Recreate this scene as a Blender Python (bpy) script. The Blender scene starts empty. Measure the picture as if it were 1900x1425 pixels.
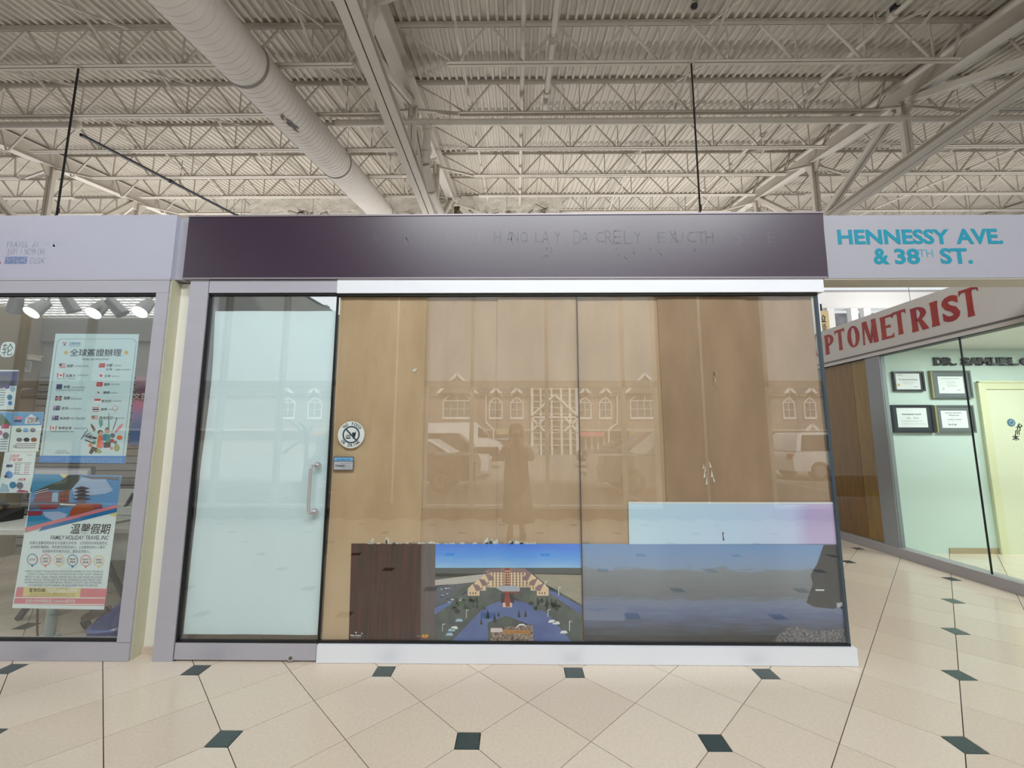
import bpy, bmesh, math, random
from mathutils import Vector, Matrix
rnd = random.Random(7)
SC = bpy.context.scene
COL = SC.collection

# ------------------------------------------------------------------ camera, world, light, exposure
CX, CY, CH, F = 950.0, 712.5, 1.5, 772.0            # principal point, lens height and focal length for a 1900 x 1425 frame
PITCH, YAW, ROLL = 0.127029, -0.0102565, 0.000945
_f = Vector((math.sin(YAW)*math.cos(PITCH), math.cos(YAW)*math.cos(PITCH), math.sin(PITCH)))
_r0 = Vector((math.cos(YAW), -math.sin(YAW), 0)); _u0 = _r0.cross(_f)
CR = math.cos(ROLL)*_r0 + math.sin(ROLL)*_u0
CU = -math.sin(ROLL)*_r0 + math.cos(ROLL)*_u0
cam_data = bpy.data.cameras.new('camera'); cam = bpy.data.objects.new('camera', cam_data); COL.objects.link(cam)
cam_data.sensor_width = 36.0; cam_data.lens = F/1900*36.0; cam_data.clip_start = 0.02; cam_data.clip_end = 300
cam.matrix_world = Matrix(((CR.x, CU.x, -_f.x, 0), (CR.y, CU.y, -_f.y, 0), (CR.z, CU.z, -_f.z, CH), (0, 0, 0, 1)))
SC.camera = cam
SC.view_settings.view_transform = 'Standard'; SC.view_settings.look = 'None'
SC.view_settings.gamma = 1.0; SC.view_settings.use_curve_mapping = False
SC.view_settings.exposure = 0.0
SC.cycles.use_denoising = True
SC.cycles.max_bounces = 10; SC.cycles.diffuse_bounces = 5; SC.cycles.transparent_max_bounces = 16
SC.cycles.sample_clamp_indirect = 6.0
SKY = 0.9
world = bpy.data.worlds.new('overcast_sky'); SC.world = world; world.use_nodes = True
_bg = world.node_tree.nodes['Background']; _bg.inputs[0].default_value = (0.93, 0.97, 1.0, 1); _bg.inputs[1].default_value = SKY

def lamp_area(name, loc, size, size_y, power, color=(1, 1, 1), rot=(0, 0, 0)):
    d = bpy.data.lights.new(name, 'AREA'); d.shape = 'RECTANGLE'; d.size = size; d.size_y = size_y; d.energy = power; d.color = color
    o = bpy.data.objects.new(name, d); COL.objects.link(o); o.location = loc; o.rotation_euler = rot; return o

_sd = bpy.data.lights.new('sun', 'SUN'); _sd.energy = 6.5; _sd.angle = math.radians(12); _sd.color = (1, .97, .93)
_so = bpy.data.objects.new('sun', _sd); COL.objects.link(_so); _so.rotation_euler = (math.radians(-42), 0, math.radians(-14))   # from beyond the hall, lighting the lot opposite
# fill lamps added out of view: window-side floods, uplights farther back, eye-care shop interior
FILL_FLOOD = [(-9.8, -1.5, 6.3), (-1.2, -1.5, 6.25), (1.2, -1.5, 6.25), (3.7, -1.5, 6.25)]
FILL_UP = [(-15, 14.0, 4.4), (-11.4, 14.0, 4.4), (-8.0, 13.0, 4.4), (-1.5, 12.4, 4.4), (3.6, 14.0, 4.4), (7.0, 14.0, 4.4), (14.2, 13.4, 4.4)]
for p in FILL_FLOOD: lamp_area('fill_flood_lamp', p, 2.3, .8, 150, (.95, .985, 1.0), (math.radians(43), 0, 0))
for p in FILL_UP: lamp_area('fill_uplight_lamp', (p[0], p[1], p[2]+.06), 2.6, .5, 275, (1, .985, .96), (math.pi-.12, 0, 0))
for p in ((6.0, 4.5, 2.70), (8.0, 4.5, 2.70)): lamp_area('shop_fill_lamp', p, 1.1, .5, 42, (.97, 1, .99))  # added fill to brighten the eye-care shop, no fixture built

# ------------------------------------------------------------------ measuring helpers: a photograph ray meets a real plane
def ray(a, b): return CR*((a-CX)/F) + CU*((CY-b)/F) + _f
EYE = Vector((0, 0, CH))
def onY(a, b, y): d = ray(a, b); return EYE + d*(y/d.y)
def onX(a, b, x): d = ray(a, b); return EYE + d*(x/d.x)
def onZ(a, b, z): d = ray(a, b); return EYE + d*((z-CH)/d.z)
Y0 = 3.0155                                            # the plane of the shop fronts
def refl(a, b, path): p = onY(a, b, path); return Vector((p.x, 2*Y0-path, p.z))    # what the shop glass mirrors
def proj(p):
    v = Vector(p)-EYE; z = v.dot(_f); return (CX+F*v.dot(CR)/z, CY-F*v.dot(CU)/z, z)

# ------------------------------------------------------------------ objects
def wloc(o):
    v = Vector((0, 0, 0))
    while o is not None: v += o.location; o = o.parent
    return v
def tag(o, label=None, cat=None, group=None, kind=None):
    if label: o['label'] = label
    if cat: o['category'] = cat
    if group: o['group'] = group
    if kind: o['kind'] = kind
    return o
def thing(name, label, cat, loc=(0, 0, 0), group=None):
    o = bpy.data.objects.new(name, None); COL.objects.link(o); o.location = loc; o.empty_display_size = 0.1
    return tag(o, label, cat, group)
def struct(name, loc=(0, 0, 0)):
    o = bpy.data.objects.new(name, None); COL.objects.link(o); o.location = loc; o.empty_display_size = 0.1
    o['kind'] = 'structure'; return o
class MB:
    def __init__(s): s.v = []; s.f = []
    def add(s, vs, fs):
        n = len(s.v); s.v += [tuple(v) for v in vs]; s.f += [tuple(i+n for i in f) for f in fs]; return s
    def box(s, x0, x1, y0, y1, z0, z1):
        return s.add([(x0, y0, z0), (x1, y0, z0), (x1, y1, z0), (x0, y1, z0), (x0, y0, z1), (x1, y0, z1), (x1, y1, z1), (x0, y1, z1)],
                     [(0, 3, 2, 1), (4, 5, 6, 7), (0, 1, 5, 4), (1, 2, 6, 5), (2, 3, 7, 6), (3, 0, 4, 7)])
    def prism(s, pts, d):                                # a flat outline (3-D points) pushed along d
        n = len(pts); d = Vector(d); a = [Vector(p) for p in pts]
        return s.add(a+[p+d for p in a], [tuple(range(n))[::-1], tuple(range(n, 2*n))]+[(i, (i+1) % n, n+(i+1) % n, n+i) for i in range(n)])
    def bar(s, p, q, w, h=None, up=(0, 0, 1)):           # square bar from p to q
        p = Vector(p); q = Vector(q); h = h or w; d = (q-p).normalized(); u = Vector(up)
        if abs(d.dot(u)) > 0.98: u = Vector((0, 1, 0))
        a = d.cross(u).normalized()*(w/2); b = d.cross(a).normalized()*(h/2)
        return s.add([p-a-b, p+a-b, p+a+b, p-a+b, q-a-b, q+a-b, q+a+b, q-a+b],
                     [(0, 3, 2, 1), (4, 5, 6, 7), (0, 1, 5, 4), (1, 2, 6, 5), (2, 3, 7, 6), (3, 0, 4, 7)])
    def cyl(s, p, q, r, n=12, r2=None):
        p = Vector(p); q = Vector(q); d = (q-p).normalized(); u = Vector((0, 0, 1)) if abs(d.z) < .9 else Vector((0, 1, 0))
        a = d.cross(u).normalized(); b = d.cross(a); r2 = r if r2 is None else r2
        c = [(math.cos(t), math.sin(t)) for t in [2*math.pi*i/n for i in range(n)]]
        return s.add([p+(a*x+b*y)*r for x, y in c]+[q+(a*x+b*y)*r2 for x, y in c],
                     [(i, (i+1) % n, n+(i+1) % n, n+i) for i in range(n)]+[tuple(range(n))[::-1], tuple(range(n, 2*n))])
    def tube(s, pts, r, n=8):                            # bent pipe
        for i in range(len(pts)-1): s.cyl(pts[i], pts[i+1], r, n)
        return s
    def ball(s, c, rx, ry, rz, n=12, m=8):
        c = Vector(c); vs = [c+Vector((0, 0, -rz))]
        for j in range(1, m):
            t = -math.pi/2+math.pi*j/m
            vs += [c+Vector((rx*math.cos(t)*math.cos(2*math.pi*i/n), ry*math.cos(t)*math.sin(2*math.pi*i/n), rz*math.sin(t))) for i in range(n)]
        vs.append(c+Vector((0, 0, rz))); k = len(vs)-1
        fs = [(0, 1+(i+1) % n, 1+i) for i in range(n)]
        for j in range(m-2): fs += [(1+j*n+i, 1+j*n+(i+1) % n, 1+(j+1)*n+(i+1) % n, 1+(j+1)*n+i) for i in range(n)]
        fs += [(k, k-n+i, k-n+(i+1) % n) for i in range(n)]
        return s.add(vs, fs)
    def loft(s, rings, cap=True):                        # closed rings with the same number of points
        n = len(rings[0]); vs = [p for r in rings for p in r]; fs = []
        for j in range(len(rings)-1): fs += [(j*n+i, j*n+(i+1) % n, (j+1)*n+(i+1) % n, (j+1)*n+i) for i in range(n)]
        if cap: fs += [tuple(range(n))[::-1], tuple(range((len(rings)-1)*n, len(rings)*n))]
        return s.add(vs, fs)
    def quad(s, a, b, c, d): return s.add([a, b, c, d], [(0, 1, 2, 3)])
    def mesh(s, name, m, off=Vector((0, 0, 0)), smooth=False):
        me = bpy.data.meshes.new(name); me.from_pydata([(v[0]-off.x, v[1]-off.y, v[2]-off.z) for v in s.v], [], s.f)
        if m: me.materials.append(m)
        bm = bmesh.new(); bm.from_mesh(me); bmesh.ops.recalc_face_normals(bm, faces=bm.faces[:]); bm.to_mesh(me); bm.free()
        if smooth:
            me.polygons.foreach_set('use_smooth', [True]*len(me.polygons))
            try: me.set_sharp_from_angle(angle=math.radians(40))
            except Exception: pass
        return me
    def build(s, name, m, parent=None, smooth=False, kind=None, label=None):
        off = wloc(parent) if parent else Vector((0, 0, 0))
        o = bpy.data.objects.new(name, s.mesh(name, m, off, smooth)); COL.objects.link(o)
        if parent: o.parent = parent
        if kind: o['kind'] = kind
        if label: o['label'] = label
        return o
def inst(name, me, loc, parent=None):
    o = bpy.data.objects.new(name, me); COL.objects.link(o)
    o.location = Vector(loc)-(wloc(parent) if parent else Vector((0, 0, 0)))
    if parent: o.parent = parent
    return o

# ------------------------------------------------------------------ materials
def lin(c):
    return tuple((x/12.92 if x <= .04045 else ((x+.055)/1.055)**2.4) for x in [v/255 for v in c])
MATS = {}
def mat(name, rgb, rough=.6, metal=0.0, var=0.0, scale=8.0, bump=0.0, bscale=None, stretch=None, spec=None, emit=None, rgb2=None):
    """rgb is 0-255 sRGB; var mixes towards a second tone with noise; bump adds fine relief."""
    if name in MATS: return MATS[name]
    m = bpy.data.materials.new(name); m.use_nodes = True; nt = m.node_tree; N = nt.nodes; L = nt.links
    p = N['Principled BSDF']; c = lin(rgb); p.inputs['Base Color'].default_value = (*c, 1)
    p.inputs['Roughness'].default_value = rough; p.inputs['Metallic'].default_value = metal
    if spec is not None: p.inputs['Specular IOR Level'].default_value = spec
    if emit:
        p.inputs['Emission Color'].default_value = (*lin(rgb), 1); p.inputs['Emission Strength'].default_value = emit
    if var or bump:
        tc = N.new('ShaderNodeTexCoord'); mp = N.new('ShaderNodeMapping'); L.new(tc.outputs['Object'], mp.inputs[0])
        if stretch: mp.inputs['Scale'].default_value = stretch
        nz = N.new('ShaderNodeTexNoise'); nz.inputs['Scale'].default_value = scale; nz.inputs['Detail'].default_value = 5
        L.new(mp.outputs[0], nz.inputs['Vector'])
    if var:
        r = N.new('ShaderNodeValToRGB'); c2 = lin(rgb2) if rgb2 else tuple(x*(1-var) for x in c)
        r.color_ramp.elements[0].position = .35; r.color_ramp.elements[0].color = (*c2, 1)
        r.color_ramp.elements[1].position = .65; r.color_ramp.elements[1].color = (*c, 1)
        L.new(nz.outputs[0], r.inputs[0]); L.new(r.outputs[0], p.inputs['Base Color'])
    if bump:
        n2 = nz
        if bscale:
            n2 = N.new('ShaderNodeTexNoise'); n2.inputs['Scale'].default_value = bscale; n2.inputs['Detail'].default_value = 4; L.new(mp.outputs[0], n2.inputs['Vector'])
        b = N.new('ShaderNodeBump'); b.inputs['Strength'].default_value = bump; b.inputs['Distance'].default_value = .02
        L.new(n2.outputs[0], b.inputs['Height']); L.new(b.outputs[0], p.inputs['Normal'])
    MATS[name] = m; return m
def glass_mat(name, tint=(235, 245, 242), r0=.035, rough=0.0):
    m = bpy.data.materials.new(name); m.use_nodes = True; nt = m.node_tree; N = nt.nodes; L = nt.links
    for n in list(N): N.remove(n)
    out = N.new('ShaderNodeOutputMaterial'); mix = N.new('ShaderNodeMixShader'); tr = N.new('ShaderNodeBsdfTransparent'); gl = N.new('ShaderNodeBsdfGlossy')
    tr.inputs[0].default_value = (*lin(tint), 1); gl.inputs['Roughness'].default_value = rough; gl.inputs[0].default_value = (1, 1, 1, 1)
    g = N.new('ShaderNodeNewGeometry'); d = N.new('ShaderNodeVectorMath'); d.operation = 'DOT_PRODUCT'
    L.new(g.outputs['Incoming'], d.inputs[0]); L.new(g.outputs['Normal'], d.inputs[1])
    def M(op, a, b=None):
        n = N.new('ShaderNodeMath'); n.operation = op
        for i, x in enumerate((a, b)):
            if x is None: continue
            if isinstance(x, (int, float)): n.inputs[i].default_value = x
            else: L.new(x, n.inputs[i])
        return n.outputs[0]
    a = M('ABSOLUTE', d.outputs['Value']); a = M('SUBTRACT', 1.0, a); a = M('POWER', a, 5.0); a = M('MULTIPLY', a, 1-r0); a = M('ADD', a, r0)
    L.new(a, mix.inputs[0]); L.new(tr.outputs[0], mix.inputs[1]); L.new(gl.outputs[0], mix.inputs[2]); L.new(mix.outputs[0], out.inputs[0])
    MATS[name] = m; return m
def ramp_mat(name, axis, stops, lo, hi, rough=.45, noise=0.0, nscale=6.0, stretch=None, spec=None):
    """printed picture: colour runs along a world axis from lo to hi, broken up by noise."""
    m = bpy.data.materials.new(name); m.use_nodes = True; nt = m.node_tree; N = nt.nodes; L = nt.links; p = N['Principled BSDF']
    p.inputs['Roughness'].default_value = rough
    if spec is not None: p.inputs['Specular IOR Level'].default_value = spec
    tc = N.new('ShaderNodeTexCoord'); sp = N.new('ShaderNodeSeparateXYZ'); L.new(tc.outputs['Object'], sp.inputs[0])
    mr = N.new('ShaderNodeMapRange'); mr.inputs['From Min'].default_value = lo; mr.inputs['From Max'].default_value = hi
    L.new(sp.outputs[axis], mr.inputs['Value']); src = mr.outputs[0]
    if noise:
        mp = N.new('ShaderNodeMapping'); L.new(tc.outputs['Object'], mp.inputs[0])
        if stretch: mp.inputs['Scale'].default_value = stretch
        nz = N.new('ShaderNodeTexNoise'); nz.inputs['Scale'].default_value = nscale; nz.inputs['Detail'].default_value = 8; nz.inputs['Roughness'].default_value = .65; L.new(mp.outputs[0], nz.inputs['Vector'])
        a = N.new('ShaderNodeMath'); a.operation = 'MULTIPLY_ADD'; L.new(nz.outputs[0], a.inputs[0]); a.inputs[1].default_value = noise; a.inputs[2].default_value = -noise/2
        b = N.new('ShaderNodeMath'); b.operation = 'ADD'; L.new(src, b.inputs[0]); L.new(a.outputs[0], b.inputs[1]); src = b.outputs[0]
    r = N.new('ShaderNodeValToRGB'); e = r.color_ramp.elements
    while len(e) < len(stops): e.new(.5)
    for i, (t, c) in enumerate(stops): e[i].position = t; e[i].color = (*lin(c), 1)
    L.new(src, r.inputs[0]); L.new(r.outputs[0], p.inputs['Base Color']); MATS[name] = m; return m

STEEL = mat('cream_painted_steel', (196, 188, 176), .6, var=.06, scale=3)
DECKM = mat('cream_painted_deck', (192, 184, 171), .6, var=.10, scale=1.5, stretch=(1, .15, 1))
DUCTM = mat('cream_painted_duct', (198, 190, 181), .55, var=.06, scale=2)
ALU = mat('lavender_grey_aluminium', (190, 189, 200), .42, .25, var=.04, scale=2, stretch=(1, 1, 6))
ALUW = mat('white_aluminium', (240, 243, 250), .4, 0, var=.03, scale=2)
GREYP = mat('grey_fascia_paint', (176, 173, 176), .5, var=.04, scale=3)
BLACKG = mat('black_gasket', (18, 18, 20), .5)
CREAM = mat('cream_post_paint', (250, 248, 238), .5, var=.04, scale=3)
PURPLE = mat('purple_sign_face', (46, 18, 48), .4, var=.05, scale=4, spec=.7)
PURPLE.node_tree.nodes['Principled BSDF'].inputs['Coat Weight'].default_value = .42; PURPLE.node_tree.nodes['Principled BSDF'].inputs['Coat Roughness'].default_value = .3; PURPLE.node_tree.nodes['Principled BSDF'].inputs['Coat IOR'].default_value = 1.65
LILAC = mat('lilac_white_sign_face', (192, 193, 212), .45, var=.03, scale=2)
GLASS = glass_mat('clear_shop_glass', (250, 252, 251), .07)
GLASSG = glass_mat('greenish_shop_glass', (243, 249, 246), .012)
PANE = glass_mat('facade_window_pane', (252, 253, 253), .02)
CHROME = mat('brushed_steel', (216, 217, 220), .36, .8)
WHITE = mat('white_paint', (235, 235, 232), .5, var=.03, scale=3)
PAPERW = mat('white_poster_paper', (234, 246, 248), .5)
INK = mat('navy_black_ink', (24, 26, 44), .5)
DARK = mat('dark_plastic', (34, 34, 38), .45)
TEALI = mat('teal_vinyl', (18, 140, 165), .45)
RED = mat('dark_red_vinyl', (150, 26, 40), .45, var=.2, scale=5, rgb2=(165, 50, 22))

# ------------------------------------------------------------------ lettering: the built-in font turned into flat mesh
_tc = {}
def glyphs(body, bold=0.0, shear=0.0, sp=1.0):
    k = (body, bold, shear, sp)
    if k in _tc: return _tc[k]
    cu = bpy.data.curves.new('lettering', 'FONT'); cu.body = body; cu.size = 1; cu.resolution_u = 3; cu.offset = bold; cu.shear = shear; cu.space_character = sp
    cu.fill_mode = 'FRONT' if False else 'BOTH'
    o = bpy.data.objects.new('lettering', cu); COL.objects.link(o)
    dg = bpy.context.evaluated_depsgraph_get(); dg.update(); me = o.evaluated_get(dg).to_mesh()
    v = [(a.co.x, a.co.y) for a in me.vertices]; f = [tuple(p.vertices) for p in me.polygons]
    o.evaluated_get(dg).to_mesh_clear(); bpy.data.objects.remove(o); bpy.data.curves.remove(cu)
    xs = [a[0] for a in v] or [0]; ys = [a[1] for a in v] or [0]
    _tc[k] = (v, f, min(xs), max(xs), min(ys), max(ys)); return _tc[k]
def put_text(mb, body, frame, u0, u1, v0, v1, bold=0.0, depth=0.0, shear=0.0, keep=False, sp=1.0):
    """letters stretched to the rectangle u0..u1, v0..v1 of frame(u, v, w) -> world point; w is the height off the face."""
    v, f, a, b, c, d = glyphs(body, bold, shear, sp)
    if not v: return
    sx = (u1-u0)/max(b-a, 1e-6); sy = (v1-v0)/max(d-c, 1e-6)
    pts = [((x-a)*sx+u0, (y-c)*sy+v0) for x, y in v]; n = len(pts)
    if not depth: mb.add([frame(x, y, 0) for x, y in pts], f); return
    edges = {}
    for p in f:
        for i in range(len(p)):
            e = (p[i], p[(i+1) % len(p)]); edges[e] = 1
    side = [e for e in edges if (e[1], e[0]) not in edges]
    mb.add([frame(x, y, 0) for x, y in pts]+[frame(x, y, depth) for x, y in pts],
           [tuple(i+n for i in p) for p in f]+[(a_, b_, b_+n, a_+n) for a_, b_ in side])
def flat_y(y):                                           # a frame on the plane Y = y seen from the front; u = X, v = Z
    return lambda u, v, w: (u, y-w, v)
def flat_x(x):                                           # a frame on the plane X = x seen from -X; u runs towards -Y
    return lambda u, v, w: (x-w, -u, v)
# ================================================================== the floor: square tiles laid on the diagonal, one corner cut for a dark inlay
DT, DX0, DY0 = 1.2234, -3.2996, 2.8909
TILE_M = [mat('beige_floor_tile_%d' % i, c, .16, var=.07, scale=60, spec=.35) for i, c in enumerate([(226, 211, 192), (222, 206, 188), (229, 215, 197)])]
DOT_M = mat('dark_green_granite_inlay', (74, 90, 88), .2, var=.6, scale=220)
GROUT = mat('dark_brown_grout', (62, 52, 46), .8)
floor = MB().box(-16, 16, -2.35, 17, -.12, -.006).build('floor', GROUT, kind='structure')
E1 = Vector((DT/4, DT/4, 0)); E2 = Vector((DT/4, -DT/4, 0)); EH1 = E1.normalized(); EH2 = E2.normalized()
HALF = .058; CUT = HALF*math.sqrt(2); GJ = .0022
def tile_outline(m, n):
    s = E1.length; g = GJ
    dm, dn = m % 2, n % 2                                # the corner of the tile that carries the inlay
    c = [(g, g), (s-g, g), (s-g, s-g), (g, s-g)]
    k = {(0, 0): 0, (1, 0): 1, (1, 1): 2, (0, 1): 3}[(dm, dn)]
    cu = CUT+g
    cut = {0: [(g, cu), (cu, g)], 1: [(s-cu, g), (s-g, cu)], 2: [(s-g, s-cu), (s-cu, s-g)], 3: [(cu, s-g), (g, s-cu)]}[k]
    pts = c[:k]+cut+c[k+1:]
    return [EH1*a+EH2*b for a, b in pts]
_tm = {}
def tile_mesh(dm, dn, mi):
    if (dm, dn, mi) not in _tm: _tm[(dm, dn, mi)] = MB().prism([p+Vector((0, 0, -.01)) for p in tile_outline(dm, dn)], (0, 0, .01)).mesh('floor_tile', TILE_M[mi])
    return _tm[(dm, dn, mi)]
cand = []
for m in range(-40, 60):
    for n in range(-40, 60):
        o = Vector((DX0, DY0, 0))+E1*m+E2*n; c = o+(E1+E2)*.5
        if not (-8.5 < c.x < 8.2 and -2.0 < c.y < 11): continue
        vis = 0
        if c.y > .9:
            u, v, z = proj(c)
            if -90 < u < 1990 and v < 1500 and not (-2.25 < c.x < 2.2 and c.y > 3.2) and not (c.x > 5.05 and c.y > 4.6) and not (c.y > 3.2 and c.x < -2.6 and c.y > 6.2): vis = 1/z**3*(1 if abs(u-950) < 1050 else .01)
        cand.append((-vis, m, n, o))
cand.sort(key=lambda t: (t[0], t[1], t[2])); rest = MB()
for i, (w, m, n, o) in enumerate(cand):
    if i < 285 and w < 0: inst('floor_tile', tile_mesh(m % 2, n % 2, rnd.randrange(3)), o, floor)
    else: rest.prism([o+p+Vector((0, 0, -.01)) for p in tile_outline(m, n)], (0, 0, .01))
rest.build('tile_field', TILE_M[0], floor, kind='stuff')
h = HALF-.0015; dot_me = MB().box(-h, h, -h, h, -.01, 0).mesh('inlay_tile', DOT_M); nd = 0
for j in range(-8, 14):
    for i in range(-5, 10):
        p = Vector((DX0+(i+(.5 if j % 2 else 0))*DT, DY0+j*DT/2, 0))
        if -8.4 < p.x < 8.2 and -2 < p.y < 11: inst('inlay_tile', dot_me, p, floor)

# ================================================================== the roof: ribbed steel deck on open-web joists, sloping up away from the windows
RH, RS = 6.0, .187
def zr(y): return CH+RH+RS*y                             # underside of the deck
YA, YB = -2.6, 22.0
def deck_profile(x0):                                    # one sheet: six narrow ribs hanging down, 152 mm apart
    pts = []
    for k in range(6):
        a = x0+k*.1524; pts += [(a, 0), (a+.042, 0), (a+.056, .042), (a+.138, .042)]
    pts.append((x0+.909, 0)); return pts
ceiling = struct('ceiling')
ps = deck_profile(0); d1 = MB(); vs = []
for y in (YA, YB):
    for t in (0, .012):
        vs += [(x, y, zr(y)+z+t) for x, z in ps]
n = len(ps); d1.add(vs, [(i, i+1, 2*n+i+1, 2*n+i) for i in range(n-1)]+[(n+i, 3*n+i, 3*n+i+1, n+i+1) for i in range(n-1)]+[(0, 2*n, 3*n, n), (n-1, 2*n-1, 4*n-1, 3*n-1)])
sheet_me = d1.mesh('deck_sheet', DECKM)
for k in range(-22, 23): inst('deck_sheet', sheet_me, (k*.9144-.2, 0, 0), ceiling)

MB().add([(x, y, zr(y)+z) for z in (.056, .16) for x, y in ((-21, YA), (21, YA), (21, YB), (-21, YB))], [(0, 1, 2, 3), (4, 7, 6, 5), (0, 4, 5, 1), (1, 5, 6, 2), (2, 6, 7, 3), (3, 7, 4, 0)]).build('sky_blocker', mat('dark_blocker_board', (60, 56, 52), .9), ceiling)  # unseen slab added to stop sky light leaking through the sheet seams

GX = {'left': -13.05, 'middle': -2.22, 'right': 8.2, 'far right': 19.0}
ORD = ['first', 'second', 'third', 'fourth', 'fifth', 'sixth', 'seventh', 'eighth', 'ninth', 'tenth']
def jy(i): return RH*(1.0757+.2484*i)
JD = {-2: .80, -1: .80, 0: .79, 1: .755, 2: .73, 3: .72, 4: .69, 5: .68, 6: .67, 7: .67}
BAYS = [('between the left and middle trusses', 'left', 'middle', -8.13, 1.135, -3, 4), ('right of the middle truss', 'middle', 'right', .153, 1.17, 0, 6), ('beyond the right truss', 'right', 'far right', 10.0, 1.17, 0, 7), ('left of the left truss', None, 'left', -19.6, 1.15, 0, 4)]
_bm = {}
def barmesh(dx, dz, w):
    k = (round(dx, 3), round(dz, 3), w)
    if k not in _bm: _bm[k] = MB().bar((0, 0, 0), (dx, 0, dz), w, up=(0, 1, 0)).mesh('web_bar', STEEL)
    return _bm[k]
for bay, ga, gb, nx, pm, ka, kb in BAYS:
    xa = GX[ga]+.05 if ga else -20.0; xb = GX[gb]-.05
    for i in range(-2, 8):
        y = jy(i); zt = zr(y); zb = zt-JD[i]
        where = 'hidden above the camera, ' if i < 0 else ''
        nm = ORD[i+2]
        o = thing('roof_joist', 'cream open-web roof joist %s, %s row from the windows' % (bay, nm), 'joist', ((xa+xb)/2, y, zt), 'open-web joists under the deck')
        c = MB()
        for sy in (-1, 1):
            c.box(xa, xb, y+min(sy*.008, sy*.06), y+max(sy*.008, sy*.06), zt-.008, zt); c.box(xa, xb, y+min(sy*.008, sy*.016), y+max(sy*.008, sy*.016), zt-.062, zt-.008)
        c.build('top_chord', STEEL, o)
        c = MB(); b0, b1 = max(xa+.9, nx+ka*pm-1.35), min(xb-.55, nx+kb*pm+.75)
        for sy in (-1, 1):
            c.box(b0, b1, y+min(sy*.009, sy*.058), y+max(sy*.009, sy*.058), zb, zb+.008); c.box(b0, b1, y+min(sy*.009, sy*.017), y+max(sy*.009, sy*.017), zb+.008, zb+.055)
        c.build('bottom_chord', STEEL, o)
        dz = JD[i]-.09
        for k in range(ka, kb+1):
            x = nx+k*pm
            inst('web_bar', barmesh(-pm/2+.05, dz, .036), (x-.045, y, zb+.045), o)
            inst('web_bar', barmesh(pm/2-.05, dz, .036), (x+.045, y, zb+.045), o)
            inst('web_bar', barmesh(0, dz, .022), (x+.01, y, zb+.045), o)
        x = nx+ka*pm-pm; inst('web_bar', barmesh(pm/2-.1, dz, .036), (x, y, zb+.045), o)
        inst('web_bar', barmesh(max(xa+.12, x-1.0)-x-.05, dz, .03), (x-.05, y, zb+.045), o)
        x = b1-.1; inst('web_bar', barmesh(min(.45, xb-.05-x), dz, .03), (x, y, zb+.045), o)
        xk = nx+kb*pm+pm/2; inst('web_bar', barmesh(xk-x, dz, .03), (x, y, zb+.045), o)

# roof trusses: a sloping top chord under the joists, a level bottom chord, posts and diagonals
ZBC = 7.28; POSTS = [2.86, 5.48, 8.10, 10.72, 13.34]
def wide_flange(mb, p, q, w, d, t=.016):                 # I-section from p to q; w across X, d deep
    p = Vector(p); q = Vector(q)
    for zo in (0, d-t):
        mb.add([p+Vector((s*w/2, 0, zo+e)) for s in (-1, 1) for e in (0, t)]+[q+Vector((s*w/2, 0, zo+e)) for s in (-1, 1) for e in (0, t)],
               [(0, 1, 3, 2), (4, 6, 7, 5), (0, 2, 6, 4), (1, 5, 7, 3), (0, 4, 5, 1), (2, 3, 7, 6)])
    return mb.add([p+Vector((s*.006, 0, e)) for s in (-1, 1) for e in (t, d-t)]+[q+Vector((s*.006, 0, e)) for s in (-1, 1) for e in (t, d-t)],
               [(0, 1, 3, 2), (4, 6, 7, 5), (0, 2, 6, 4), (1, 5, 7, 3), (0, 4, 5, 1), (2, 3, 7, 6)])
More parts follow.
